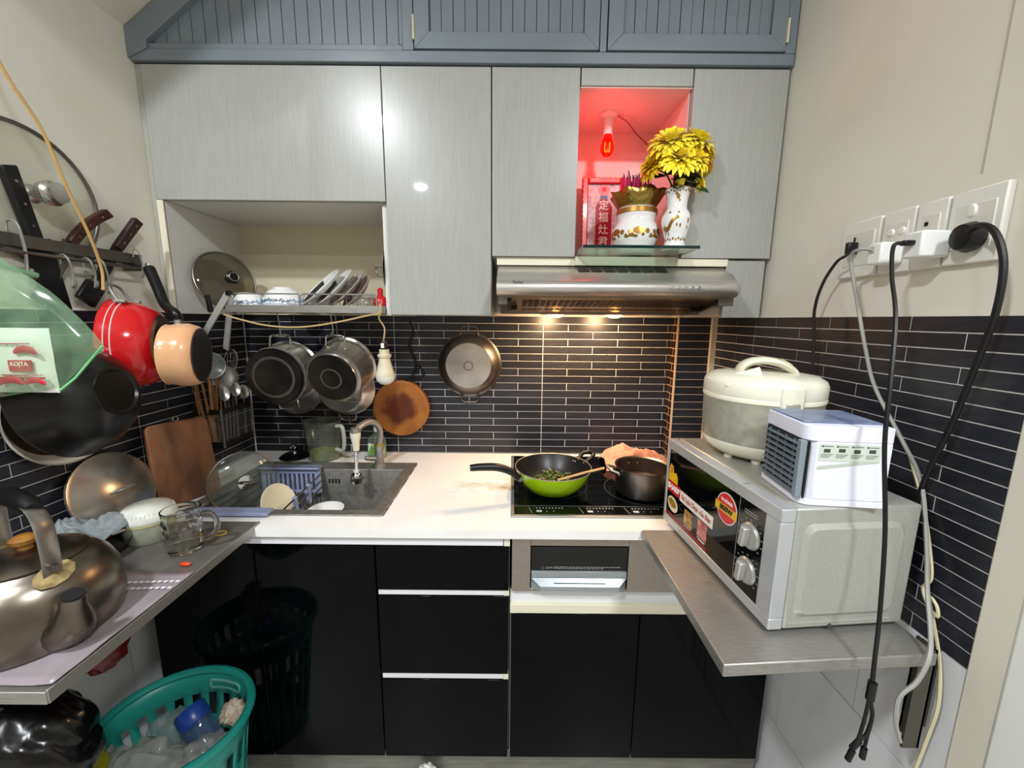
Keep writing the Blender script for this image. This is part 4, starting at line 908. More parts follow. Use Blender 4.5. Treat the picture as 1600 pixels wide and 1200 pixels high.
MB().tube([(-0.418, -0.285, 1.575), (-0.44, -0.285, 1.575), (-0.444, -0.285, 1.562), (-0.435, -0.285, 1.548), (-0.418, -0.285, 1.545)], 0.003, 8, sm=4).build('handle', steeldark, sl_)

# ================================================================== line, bulb and hanging pans under the rack
cordm = mat('tan_cord', '#b9a071', 0.7)
cd = MB().tube([(-0.892, -0.366, 1.418), (-0.85, -0.366, 1.405), (-0.76, -0.366, 1.385), (-0.66, -0.366, 1.381), (-0.55, -0.366, 1.396), (-0.44, -0.366, 1.420), (-0.412, -0.366, 1.425), (-0.408, -0.366, 1.45)], 0.0028, 6, sm=6).build('drying_line', cordm); tag(cd, 'tan cord strung slack along the front of the dish rack', 'cord')
lb = TH('led_bulb', 'white hanging bulb in a dark socket below the rack corner', 'light bulb', (-0.408, -0.345, 1.19))
bx_, by_ = -0.408, -0.345
MB().lathe([(0, 0), (0.016, 0.004), (0.028, 0.016), (0.0305, 0.03)], 24, T(bx_, by_, 1.198)).build('diffuser', mat('bulb_diffuser', '#e3e2da', 0.3), lb)
MB().lathe([(0.0305, 0.03), (0.0305, 0.034), (0.024, 0.055), (0.018, 0.08), (0.0165, 0.086), (0.0215, 0.092), (0.0215, 0.098), (0.0155, 0.102), (0.0155, 0.115), (0, 0.115)], 24, T(bx_, by_, 1.198)).build('body', mat('aged_white_plastic', '#dcd3ba', 0.4, c2='#c9bd9f', scale=25), lb)
MB().lathe([(0, 0.115), (0.011, 0.115), (0.012, 0.135), (0.008, 0.145), (0, 0.147)], 18, T(bx_, by_, 1.198)).build('socket', mat('brown_bakelite', '#2a1714', 0.35), lb)
MB().box(bx_ - 0.006, bx_ + 0.004, by_ - 0.0125, by_ - 0.0115, 1.318, 1.333).build('socket_window', white, lb)
MB().tube([(bx_, by_, 1.344), (bx_ + 0.004, by_, 1.38), (bx_ - 0.008, by_ - 0.012, 1.41), (bx_ + 0.004, by_ - 0.023, 1.43), (bx_, by_ - 0.02, 1.455)], 0.0026, 6, sm=5).build('cable', cordm, lb)
# hooks
def hook(label, a, b, r=0.0022, group='hooks under the dish rack'):
    a, b = Vector(a), Vector(b); m_ = (a + b) / 2
    o = MB().tube([tuple(a + Vector((0, 0.012, 0.002))), tuple(a + Vector((0, 0.004, 0.011))), tuple(a + Vector((0, -0.006, 0.004))), tuple(m_), tuple(b + Vector((0, 0.002, 0.004))), tuple(b + Vector((0, -0.006, -0.006))), tuple(b + Vector((0, -0.014, 0.002)))], r, 6, sm=4).build('hook', steel)
    tag(o, label, 'hook', group); return o
hook('steel hook holding the left blackened pot', (-0.80, -0.235, 1.425), (-0.80, -0.235, 1.352))
hook('steel hook holding the right blackened pot', (-0.62, -0.235, 1.425), (-0.618, -0.235, 1.36))
hook('steel hook holding the shallow pan behind the pots', (-0.66, -0.11, 1.425), (-0.66, -0.11, 1.33))
burnt = mat('burnt_base', '#161210', 0.45, 0.4, c2='#3a322b', scale=6, lo=0.4, hi=0.75)
def hang_pot(label, Cb, Cr, rb_, rr, name='pot', ringr=None, top=(0, 0, 1)):
    """pot hanging with its base towards the room: Cb base centre, Cr rim centre"""
    Cb, Cr = Vector(Cb), Vector(Cr); F = AX(Cb, Cr - Cb, top); H = (Cr - Cb).length   # local z to the rim, local x up
    t = TH(name, label, 'pot', M=F)
    MB().lathe([(rb_ * 0.985, 0.001), (rb_ + 0.003, 0.008), (rb_ + 0.004, 0.018), (rr - 0.004, H - 0.008), (rr + 0.003, H - 0.003), (rr + 0.003, H), (rr - 0.005, H), (rr - 0.007, 0.02), (0, 0.006)], 44).build('body', polished, t, local=True)
    MB().lathe([(0, 0), (rb_ * 0.985, 0.001), (rb_ + 0.003, 0.008)], 44).build('burnt_base', burnt, t, local=True)
    MB().lathe([(rb_ * 0.66, -0.0002), (rb_ * 0.70, -0.0012), (rb_ * 0.76, -0.0002)] if ringr is None else [(ringr - 0.003, -0.0002), (ringr, -0.0012), (ringr + 0.003, -0.0002)], 40).build('base_ring', mat('worn_base_ring', '#6b645c', 0.4, 0.7), t, local=True)
    MB().lathe([(rb_ + 0.0042, 0.018), (rb_ + 0.006, 0.021), (rb_ + 0.0052, 0.024)], 44).build('seam', steel, t, local=True)
    zz = H * 0.62
    for s in (1, -1):
        r0 = rb_ + (rr - rb_) * zz / H
        MB().tube([(s * r0 * 0.95, -0.036, zz - 0.006), (s * (r0 + 0.012), -0.034, zz - 0.004), (s * (r0 + 0.03), -0.027, zz), (s * (r0 + 0.03), 0.027, zz), (s * (r0 + 0.012), 0.034, zz - 0.004), (s * r0 * 0.95, 0.036, zz - 0.006)], 0.0036, 8, sm=4).build('handle', chrome, t, local=True)
    return t
hang_pot('left hanging steel pot showing its blackened base', (-0.797, -0.30, 1.212), (-0.80, -0.185, 1.222), 0.094, 0.104)
hang_pot('right hanging steel pot showing its blackened base with small ring', (-0.605, -0.30, 1.209), (-0.596, -0.175, 1.245), 0.080, 0.101, ringr=0.034)
sp2 = TH('shallow_pan', 'shallow steel pan hanging behind the right blackened pot', 'pan', M=AX((-0.66, -0.115, 1.135), (0.02, 1, 0.12), (0, 0, 1)))
MB().lathe([(0, 0), (0.085, 0), (0.098, 0.012), (0.112, 0.05), (0.117, 0.053), (0.108, 0.05), (0.094, 0.014), (0, 0.004)], 40).build('body', polished, sp2, local=True)
for r in range(20, 84, 8): MB().ring(r / 1000, 0.0006, 36, 4).build('base_groove', steeldark, sp2, local=True)
for s in (1, -1): MB().tube([(s * 0.11, -0.034, 0.042), (s * 0.135, -0.026, 0.046), (s * 0.135, 0.026, 0.046), (s * 0.11, 0.034, 0.042)], 0.003, 8, sm=3).build('handle', chrome, sp2, local=True)
sl3 = TH('pan_cover', 'dull grey steel lid hanging behind the left blackened pot', 'lid', M=AX((-0.84, -0.10, 1.15), (0, -1, -0.05), (0, 0, 1)))
MB().lathe([(0.11, 0), (0.112, 0.003), (0.10, 0.01), (0.05, 0.02), (0, 0.024)], 36).build('cover', dsteel, sl3, local=True)
MB().tube([(0.02, 0, 0.022), (0.015, 0, 0.045), (-0.015, 0, 0.045), (-0.02, 0, 0.022)], 0.004, 8, sm=3).build('knob', blackplastic, sl3, local=True)
# round board + wall pan
rbd = TH('round_board', 'round wooden chopping board with dark stain hanging on tiles', 'chopping board', M=AX((-0.451, -0.047, 1.051), (0.06, 1, 0), (0, 0, 1)))
MB().cyl(0.1135, 0, 0.036, 48).build('board', mat('orange_wood', '#ad6e30', 0.5, c2='#8f5424', scale=9, detail=6), rbd, bevel=0.003, local=True)
bmt = MATS['orange_wood']; nt_ = bmt.node_tree; pb = nt_.nodes['Principled BSDF']
tc_ = nt_.nodes.new('ShaderNodeTexCoord'); ln_ = nt_.nodes.new('ShaderNodeVectorMath'); ln_.operation = 'LENGTH'; nt_.links.new(tc_.outputs['Object'], ln_.inputs[0])
nz_ = nt_.nodes.new('ShaderNodeTexNoise'); nz_.inputs['Scale'].default_value = 16; nz_.inputs['Detail'].default_value = 6; nt_.links.new(tc_.outputs['Object'], nz_.inputs['Vector'])
ma_ = nt_.nodes.new('ShaderNodeMath'); ma_.operation = 'MULTIPLY_ADD'; ma_.inputs[1].default_value = 0.11; nt_.links.new(nz_.outputs['Fac'], ma_.inputs[0]); nt_.links.new(ln_.outputs['Value'], ma_.inputs[2])
mr_ = nt_.nodes.new('ShaderNodeMapRange'); mr_.inputs['From Min'].default_value = 0.105; mr_.inputs['From Max'].default_value = 0.135; nt_.links.new(ma_.outputs[0], mr_.inputs['Value'])
mx_ = nt_.nodes.new('ShaderNodeMix'); mx_.data_type = 'RGBA'; mx_.inputs['A'].default_value = lin('#5c2a15'); nt_.links.new(mr_.outputs[0], mx_.inputs['Factor'])
nt_.links.new(pb.inputs['Base Color'].links[0].from_socket, mx_.inputs['B']); nt_.links.new(mx_.outputs['Result'], pb.inputs['Base Color'])
blackcord = mat('black_cord', '#0a0a0a', 0.5)
MB().tube([(-0.43, -0.03, 1.163), (-0.40, -0.018, 1.19), (-0.392, -0.014, 1.24), (-0.415, -0.014, 1.30), (-0.398, -0.014, 1.36), (-0.41, -0.014, 1.40)], 0.004, 6, sm=6).tube([(-0.425, -0.03, 1.163), (-0.385, -0.02, 1.172), (-0.36, -0.014, 1.185), (-0.375, -0.014, 1.215), (-0.395, -0.014, 1.235)], 0.004, 6, sm=6).build('hanging_cord', blackcord, rbd)
wp = TH('wall_pan', 'two handled stainless pan hanging alone on the tiled wall', 'pan', M=AX((-0.172, -0.062, 1.229), (0, 1, 0), (0, 0, 1)))
radial = mat('spun_steel', '#c2c0bd', 0.35, 0.7, c2='#a19e9b', scale=6, detail=8)
MB().lathe([(0.089, 0), (0.096, 0.003), (0.118, 0.036), (0.126, 0.047), (0.13, 0.048), (0.13, 0.05), (0.124, 0.05), (0.093, 0.006)], 48).build('side', steeldark, wp, local=True)
MB().lathe([(0, 0), (0.089, 0), (0.089, 0.006), (0, 0.006)], 48).build('base', radial, wp, local=True)
MB().lathe([(0.015, -0.0001), (0.017, -0.0006), (0.019, -0.0001)], 30).build('base_ring', steeldark, wp, local=True)
for s in (1, -1): MB().tube([(s * 0.118, -0.036, 0.04), (s * 0.145, -0.033, 0.044), (s * 0.153, -0.024, 0.045), (s * 0.153, 0.024, 0.045), (s * 0.145, 0.033, 0.044), (s * 0.118, 0.036, 0.04)], 0.0035, 8).build('handle', steeldark, wp, local=True)
# ================================================================== left wall: rail, knives, lid, hanging pans
WX = -1.085
rl = TH('utensil_rail', 'worn steel knife and hook rail on the left wall', 'rail', (-1.06, -0.7, 1.535))
MB().box(-1.052, -1.049, -0.98, -0.462, 1.553, 1.580).build('front_bar', steeldark, rl, bevel=0.001)
MB().box(-1.083, -1.080, -0.98, -0.47, 1.555, 1.578).build('back_bar', steeldark, rl)
MB().tube([(-1.036, -0.98, 1.541), (-1.036, -0.466, 1.541)], 0.004, 8).build('rod', steeldark, rl)
for y in (-0.466, -0.93):
    MB().box(-1.084, -1.032, y - 0.002, y + 0.002, 1.534, 1.578).build('end_plate', steeldark, rl)
def knife(label, top, neck, tip, handlemat, hw, bw_, blade=None, x=-1.066, bend=0.0):
    t = TH('kitchen_knife', label, 'knife', (x, neck[0], tip[1]))
    A, B, C = [Vector((x, p[0], p[1])) for p in (top, neck, tip)]; A.x += 0.022; B.x += 0.004
    def strip(P0, P1, w0, w1, th, curve=0.0, n=8):
        d = (P1 - P0); nrm = Vector((0, -d.z, d.y)).normalized(); vs_ = []; fs_ = []
        for i in range(n + 1):
            q = i / n; p = P0 + d * q + nrm * curve * math.sin(q * PI); ww = (w0 + (w1 - w0) * q) / 2
            for sx_ in (-th / 2, th / 2):
                vs_ += [p + nrm * ww + Vector((sx_, 0, 0)), p - nrm * ww + Vector((sx_, 0, 0))]
        for i in range(n):
            a = i * 4; b = a + 4
            fs_ += [(a, a + 1, b + 1, b), (a + 2, b + 2, b + 3, a + 3), (a, b, b + 2, a + 2), (a + 1, a + 3, b + 3, b + 1)]
        fs_ += [(0, 2, 3, 1), (n * 4, n * 4 + 1, n * 4 + 3, n * 4 + 2)]
        return MB().add(vs_, fs_)
    strip(A, B, hw * 1.15, hw, 0.016, bend).build('handle', handlemat, t, bevel=0.003)
    strip(B + (A - B) * 0.02, C, bw_, bw_ * 0.8, 0.0025).build('blade', blade or steeldark, t)
    for q in (0.2, 0.5, 0.8):
        p = A + (B - A) * q; MB().cyl(0.0028, 0, 0.0092, 10, AX(p + Vector((0, -(B - A).z, (B - A).y)).normalized() * bend * math.sin(q * PI), (1, 0, 0))).build('rivet', chrome, t)
    return t
knife('cleaver with black riveted handle at the rail left', (-0.728, 1.715), (-0.685, 1.575), (-0.655, 1.42), mat('knife_black', '#101012', 0.4), 0.026, 0.062, mat('dark_blade', '#17181a', 0.35, 0.3))
knife('knife with curved reddish brown handle in the rail middle', (-0.528, 1.672), (-0.615, 1.578), (-0.70, 1.44), wood_d, 0.02, 0.036, bend=-0.008)
knife('knife with short dark brown handle at the rail right end', (-0.448, 1.672), (-0.50, 1.588), (-0.545, 1.515), mat('plum_wood', '#3a1f20', 0.4, c2='#251215', scale=20), 0.022, 0.028, mat('dull_blade', '#4d4844', 0.35, 0.9))
t = TH('honing_block', 'black flat sharpener hanging aslant below the rail', 'sharpener', (-1.045, -0.58, 1.44))
B_ = AX((-1.055, -0.575, 1.49), (0, 0.068, 0.092), (1, 0, 0))
MB().cbox((0, 0, -0.03), (0.012, 0.045, 0.055), B_).build('block', mat('sharpener_black', '#0d0d0e', 0.4), t, bevel=0.002)
MB().cbox((0, 0, 0.03), (0.008, 0.026, 0.07), B_).build('shank', mat('sharpener_grey', '#2e2c2b', 0.4, 0.5), t, bevel=0.002)
def s_hook(label, x, y, ztop, zbot, r=0.0024, wid=0.012, sgn=1):
    P_ = [(x - wid, y, ztop - 0.02), (x - wid * 0.8, y, ztop - 0.002), (x, y, ztop), (x + wid * 0.7, y, ztop - 0.012), (x + wid * 0.6, y + 0.006, (ztop + zbot) / 2), (x + wid * 0.5, y + 0.004, zbot + 0.012), (x + wid, y - 0.004, zbot), (x + wid * 2, y - 0.008, zbot + 0.006), (x + wid * 2.2, y - 0.01, zbot + 0.016)]
    o = MB().tube(P_, r, 6, sm=4).build('s_hook', steel); tag(o, label, 'hook', 'hooks on the left rail'); return o
s_hook('large steel hook over the rail holding the green bag', -1.045, -0.735, 1.605, 1.49, 0.003, 0.016)
s_hook('short steel hook left of the small empty hook', -1.036, -0.655, 1.548, 1.475)
s_hook('small empty steel hook in the middle of the rod', -1.036, -0.605, 1.548, 1.478)
s_hook('steel hook on the rod holding the red pot', -1.036, -0.575, 1.55, 1.468)
s_hook('long thin hook at the rail end holding the beige saucepan', -1.03, -0.48, 1.59, 1.515, 0.0018, 0.01)
# big glass lid behind the rail
t = glass_lid('wall_glass_cover', 'large clear glass lid with steel knob propped above the left rail', (-1.079, -0.668, 1.676), (1, 0.0, 0.03), 0.146, 0.010, chrome, 0.0045, False, clear('wall_lid_glass', '#fbfbf8', 0.01, 0.03, '#ffffff'))
MB().lathe([(0, 0.006), (0.02, 0.01), (0.013, 0.018), (0.013, 0.03), (0.024, 0.04), (0.0265, 0.055), (0.021, 0.062), (0.021, 0.072), (0, 0.073)], 24).build('knob', polished, t, local=True)
yc = TH('hanging_cable', 'tan electric cable hanging down in front of the large glass lid', 'cable', (-0.99, -0.63, 1.47))
MB().tube([(-1.0, -0.80, 2.05), (-0.99, -0.752, 1.886), (-0.985, -0.705, 1.795), (-0.985, -0.674, 1.692), (-0.985, -0.64, 1.592), (-0.99, -0.62, 1.522), (-0.985, -0.628, 1.476)], 0.0032, 6, sm=6).build('cable', mat('tan_cable', '#b8935a', 0.6), yc)
MB().ball((-0.985, -0.628, 1.474), 0.0045, 8, 5).build('cable_end', mat('tan_cable', '#b8935a', 0.6), yc)
# red pot
redE = mat('red_enamel', '#c4141c', 0.15, coat=0.6)
rp = TH('red_pot', 'red enamel two handled pot hanging on the left wall', 'pot', M=AX((-0.922, -0.554, 1.335), (-0.914, -0.407, 0.03), (0, 0, 1)) @ SC(0.97, 0.97, 0.9))
MB().lathe([(0.076, 0.0), (0.088, 0.006), (0.104, 0.03), (0.112, 0.06), (0.114, 0.092), (0.116, 0.102), (0.118, 0.103), (0.111, 0.102), (0.108, 0.07), (0.08, 0.012), (0, 0.008)], 48).build('body', redE, rp, local=True)
MB().lathe([(0, -0.001), (0.052, -0.001), (0.066, -0.002), (0.077, 0.001)], 40).build('base', mat('scorched_base', '#140f0d', 0.5, c2='#2e2119', scale=14), rp, local=True)
MB().lathe([(0.066, -0.0015), (0.076, -0.003), (0.082, 0.003)], 40).build('base_rim', mat('burnt_tan', '#7a5a38', 0.5, c2='#2f2016', scale=18), rp, local=True)
for z in (0.072, 0.085): MB().lathe([(0.1132, z), (0.1148, z + 0.0012), (0.1142, z + 0.0024)], 48).build('white_line', mat('white_enamel', '#e8e0de', 0.3), rp, local=True)
for s in (1, -1):
    MB().tube([(s * 0.105, -0.04, 0.07), (s * 0.125, -0.036, 0.085), (s * 0.15, -0.024, 0.098), (s * 0.15, 0.024, 0.098), (s * 0.125, 0.036, 0.085), (s * 0.105, 0.04, 0.07)], 0.0036, 8, sm=4).build('handle', steel, rp, local=True)
    for y in (-0.04, 0.04): MB().cbox((s * 0.113, y, 0.072), (0.006, 0.014, 0.026)).build('handle_plate', steel, rp, local=True, bevel=0.001)
# beige saucepan
bs = TH('beige_saucepan', 'peach beige saucepan with black handle hanging on left wall', 'saucepan', M=AX((-0.832, -0.545, 1.309), (-0.94, -0.342, 0.03), (0, 0, 1)))
peach = mat('peach_enamel', '#e2ae83', 0.22, coat=0.4, c2='#d39a6e', scale=6, lo=0.5, hi=0.8)
MB().lathe([(0.068, 0.0), (0.077, 0.006), (0.083, 0.024), (0.082, 0.046), (0.077, 0.067), (0.079, 0.071), (0.074, 0.069), (0.072, 0.02), (0, 0.01)], 44).build('body', peach, bs, local=True)
MB().lathe([(0, 0.0005), (0.067, -0.0008), (0.0705, 0.002)], 40).build('base', mat('black_base', '#100e0d', 0.6, c2='#1f1b18', scale=20), bs, local=True)
MB().lathe([(0.068, -0.0006), (0.0695, -0.0018), (0.0715, 0.001)], 40).build('base_rim', mat('dark_brown_rim', '#3a241a', 0.5), bs, local=True)
MB().tube([(0.078, 0, 0.046), (0.10, 0.0, 0.048)], 0.0085, 10).build('ferrule', steel, bs, local=True)
HB = bs.matrix_world
hp = [HB @ Vector((0.094, 0, 0.048)), HB @ Vector((0.108, 0, 0.050)), Vector((-0.918, -0.54, 1.44)), Vector((-0.955, -0.515, 1.49)), Vector((-0.99, -0.492, 1.538))]
MB().tube([tuple(p) for p in hp], lambda q: 0.0105 + 0.003 * q, 10, sm=5).build('handle', blackplastic, bs)
MB().ring(0.006, 0.0018, 16, 6, T(-0.992, -0.495, 1.545) @ RX(90)).build('hanging_ring', steel, bs)
# black wok + white pan behind
wkb = TH('black_wok', 'large sooty black wok hanging on the left wall below the bag', 'wok', M=AX((-0.869, -0.745, 1.247), (-0.97, -0.10, -0.16), (0, 0, 1)) @ SC(0.95, 0.95, 0.95))
soot = mat('sooty_black', '#0c0c0c', 0.28, c2='#151514', scale=8, coat=0.15, crough=0.3)
MB().lathe([(0.054, 0.0), (0.068, 0.007), (0.096, 0.028), (0.120, 0.06), (0.133, 0.098), (0.136, 0.1), (0.129, 0.098), (0.09, 0.035), (0, 0.01)], 48).build('body', soot, wkb, local=True)
MB().lathe([(0, 0.002), (0.046, 0.002), (0.05, -0.003), (0.056, -0.003), (0.057, 0.002)], 36).build('foot_ring', mat('worn_foot', '#0a0a0a', 0.3, c2='#16130f', scale=8), wkb, local=True)
pch = MB()
for a0, a1 in ((95, 118), (125, 139), (70, 84)): pch.ring(0.0575, 0.0016, 8, 5, T(0, 0, 0.001), a0, a1)
o = pch.build('worn_patch', mat('worn_brass', '#b59b62', 0.4, 0.6), wkb, local=True); o['kind'] = 'stuff'
wp2 = TH('white_pan', 'white rimmed pan with brown inside hanging behind black wok', 'pan', M=AX((-1.074, -0.70, 1.19), (1, 0, 0), (0, 0, 1)))
MB().lathe([(0, -0.002), (0.085, 0.0), (0.10, 0.006), (0.122, 0.03), (0.125, 0.033), (0.121, 0.034)], 44).build('body', mat('white_enamel_worn', '#cfcabd', 0.3), wp2, local=True)
MB().lathe([(0.104, 0.0085), (0.108, 0.0135), (0.1215, 0.0295), (0.121, 0.034)], 44).build('white_rim', mat('white_enamel_worn', '#cfcabd', 0.3), wp2, local=True)
MB().lathe([(0, 0.002), (0.085, 0.004), (0.104, 0.0095)], 44).build('brown_inside', mat('brown_speckle', '#3b2415', 0.4, c2='#1b110b', scale=160, lo=0.45, hi=0.6), wp2, local=True)
# green plastic bag with snack pack
BY_ = -0.885
gbag = TH('plastic_bag', 'thin green plastic bag of packaged snacks hanging from a hook', 'plastic bag', (-0.93, BY_, 1.25))
outl = [(-0.985, 1.545), (-0.94, 1.53), (-0.896, 1.506), (-0.836, 1.465), (-0.797, 1.43), (-0.74, 1.357), (-0.768, 1.334), (-0.809, 1.298), (-0.839, 1.278), (-0.896, 1.269), (-0.97, 1.258), (-1.03, 1.262), (-1.065, 1.30), (-1.07, 1.38), (-1.05, 1.46), (-1.02, 1.53)]
OP = smooth_path([(x, 0, z) for x, z in outl], 3, closed=True); cc = Vector((-0.93, 0, 1.345))
def bagside(s):
    n_ = len(OP)
    def fn(u, v):
        p = OP[int(round(u * n_)) % n_]; q = cc + (p - cc) * v
        wv = noise.noise(Vector((q.x * 14, s * 3, q.z * 14))) * 0.010 + abs(noise.noise(Vector((q.x * 40 + q.z * 20, s, q.z * 9)))) * 0.006
        y = s * 0.030 * math.sqrt(max(0, 1 - v ** 2.2)) + wv * (1 - v ** 6)
        return (q.x, BY_ + y, q.z)
    return MB().grid(fn, n_, 12, cu=True)
bagm = clear('green_film', '#ecf7ec', 0.12, 0.17, '#b5e0bb', scale=30)
m_ = bagside(-1); m2_ = bagside(1); m_.add(m2_.v, m2_.f); m_.build('film', bagm, gbag, smooth=75)
MB().tube([(-1.0, BY_, 1.54), (-1.015, -0.83, 1.525), (-1.013, -0.765, 1.50), (-1.012, -0.738, 1.494)], 0.006, 6, sm=3).build('tied_neck', clear('green_neck', '#cfe6d2', 0.12, 0.7, '#a9d0ac'), gbag)
MB().tube([(-0.742, BY_ - 0.001, 1.357), (-0.80, BY_ - 0.002, 1.298), (-0.832, BY_ - 0.003, 1.274)], 0.0022, 6).build('bottom_seam', mat('green_seam', '#7fc98a', 0.4), gbag)
pk = TH('snack_packet', 'white snack packet with red prawn print inside the green bag', 'packet', (-0.95, BY_, 1.27))
pw = mat('packet_white', '#ece6e4', 0.3)
def pil(s):
    def fn(u, v):
        x, z = -1.04 + 0.205 * u, 1.270 + 0.118 * v
        e = (1 - (2 * u - 1) ** 4) * (1 - (2 * v - 1) ** 4)
        return (x, BY_ + s * 0.012 * e + 0.002 * noise.noise(Vector((x * 30, z * 30, s))), z)
    return MB().grid(fn, 16, 10)
a_ = pil(-1); b_ = pil(1); a_.add(b_.v, b_.f); a_.build('wrapper', pw, pk, smooth=80)
redpr = mat('packet_red', '#c22a3c', 0.4)
yb = BY_ - 0.0148
MB().box(-0.902, -0.862, yb, yb + 0.003, 1.311, 1.331).build('name_panel', redpr, pk)
text('KOJTA', 0.0105, AX((-0.882, yb - 0.0005, 1.324), (0, -1, 0)), mat('packet_print_white', '#ffffff', 0.4), pk)
def prawn(cx, cz, s, f=1):
    m_ = MB(); n_ = 10
    P_ = [(cx + f * s * 0.019 * math.cos(a), yb, cz + s * 0.009 * math.sin(a)) for a in [PI * (0.05 + 0.95 * i / n_) for i in range(n_ + 1)]]
    m_.tube(P_, lambda q: s * (0.0018 + 0.0042 * math.sin(PI * min(1, q * 0.8 + 0.12))), 6, flat=(1, 0.3)); m_.build('prawn_print', redpr, pk)
prawn(-0.868, 1.342, 1.0, -1); prawn(-0.903, 1.286, 1.1, 1); prawn(-0.860, 1.287, 0.9, -1); prawn(-0.957, 1.32, 1.0, -1); prawn(-0.985, 1.295, 1.0, 1)
tl = MB(); rr = random.Random(9)
for z, a, b, h in ((1.3605, -0.92, -0.862, 0.0016), (1.3045, -0.92, -0.848, 0.001), (1.299, -0.925, -0.846, 0.0028), (1.338, -0.965, -0.93, 0.0022)):
    x = a
    while x < b:
        L = rr.uniform(0.002, 0.006); tl.box(x, x + L, yb, yb + 0.003, z - h / 2, z + h / 2); x += L + 0.0015
o = tl.build('print_lines', redpr, pk, smooth=0); o['kind'] = 'stuff'
for o in (gbag, pk): o.matrix_world = T(0, -0.07, 0.063) @ SC(0.955, 0.955, 0.955) @ o.matrix_world
o = cloth_heap('pink_ribbon', 'crumpled pink ribbon under the snack packet in the green bag', (-0.94, -0.915, 1.264), 0.03, 0.012, 0.014, mat('pink_film', '#dd6f8e', 0.3), 6, 0.012, 14, 10, 'ribbon')

# ================================================================== rectangular board, caddy, chopsticks
cbM = Matrix(); 
P0 = Vector((-1.035, -0.525, 0.8506)); P1 = Vector((-0.968, -0.372, 0.8506)); P2 = Vector((-1.062, -0.505, 1.095))
xd = (P1 - P0).normalized(); zd = (P2 - P0); zd = (zd - xd * zd.dot(xd)).normalized(); yd = zd.cross(xd)
cbM = Matrix((xd, yd, zd)).transposed().to_4x4(); cbM.translation = P0
cb = TH('chopping_board', 'rectangular stained wooden chopping board leaning on left tiles', 'chopping board', M=cbM)
MB().prism([(0.0, 0.004), (0.004, 0), (0.163, 0), (0.167, 0.004), (0.163, 0.235), (0.15, 0.247), (0.015, 0.247), (0.004, 0.238)], 0.002, 0.022, RX(90) ).build('board', mat('stained_wood', '#8a5a36', 0.6, c2='#4f3222', scale=7, stretch=(2, 2, 0.6), detail=6), cb, local=True, bevel=0.003)
MB().ring(0.007, 0.0015, 18, 6, T(0.085, -0.012, 0.254) @ RX(90)).build('hanging_ring', steel, cb, local=True)
cy0, cy1, cx0, cx1, cz0, cz1 = -0.30, -0.145, -1.079, -0.985, 0.965, 1.10
cd_ = TH('cutlery_caddy', 'steel mesh cutlery caddy mounted in the left tile corner', 'caddy', (-1.03, -0.22, cz0))
cdm = mat('caddy_dark_steel', '#5b5650', 0.3, 0.9)
for z0, z1 in ((cz1 - 0.018, cz1), (cz0, cz0 + 0.02)):
    c = MB(); c.box(cx1 - 0.002, cx1, cy0, cy1, z0, z1).box(cx0, cx1, cy0, cy0 + 0.002, z0, z1).box(cx0, cx1, cy1 - 0.002, cy1, z0, z1).box(cx0, cx0 + 0.002, cy0, cy1, z0, z1); c.build('band', cdm, cd_)
MB().box(cx0, cx1, cy0, cy1, cz0, cz0 + 0.002).build('floor_plate', cdm, cd_)
for (x, y) in ((cx1 - 0.002, cy0 + 0.002), (cx1 - 0.002, cy1 - 0.002)):
    MB().box(x - 0.002, x + 0.003, y - 0.003, y + 0.002, cz0, cz1).build('corner_post', steel, cd_)
for i in range(13):
    z = cz0 + 0.024 + i * 0.0072
    MB().tube([(cx0 + 0.002, cy0 + 0.001, z), (cx1 - 0.001, cy0 + 0.001, z), (cx1 - 0.001, cy1 - 0.001, z)], 0.0009, 4).build('wire', steel, cd_)
bamboo = mat('bamboo', '#a9814f', 0.5, c2='#8a6238', scale=20)
bamd = mat('dark_bamboo', '#6b4526', 0.5, c2='#83582f', scale=20)
rs = random.Random(5)
for k in range(14):
    x, y = -1.066 + 0.04 * rs.random(), -0.288 + 0.05 * rs.random(); x2 = x + rs.uniform(-0.01, 0.012); y2 = y + rs.uniform(-0.04, 0.012); h = rs.uniform(0.19, 0.25)
    o = MB().tube([(x, y, cz0 + 0.003), (x2, y2, cz0 + h)], lambda q: 0.0024 + 0.0014 * q, 6).build('chopstick', bamboo if k % 3 else bamd)
    tag(o, 'dark brown wooden chopstick standing in the cutlery caddy' if k % 3 == 0 else 'tan bamboo chopstick standing in the cutlery caddy', 'chopstick', 'dark chopsticks in the caddy' if k % 3 == 0 else 'tan chopsticks in the caddy')
def spoon(label, b, tpt, bl, bwid, kind='spoon', mt=None, hm=None):
    b, tpt = Vector(b), Vector(tpt); d = (tpt - b).normalized()
    t = TH(kind, label, kind, tuple(b), group='cutlery in the caddy')
    MB().tube([tuple(b), tuple(tpt)], 0.0028, 6, flat=(0.6, 1.3)).build('handle', hm or steel, t)
    F = AX(tpt + d * bl * 0.45, (0.75, -0.6, 0.25), d)
    MB().lathe([(0, -0.006), (0.5, -0.0045), (0.85, -0.0015), (1.0, 0.0005), (0.95, 0.0012), (0.5, -0.002), (0, -0.0035)], 22, F @ SC(bl * 0.5, bwid * 0.5, 1.0)).build('bowl', mt or polished, t)
    return t
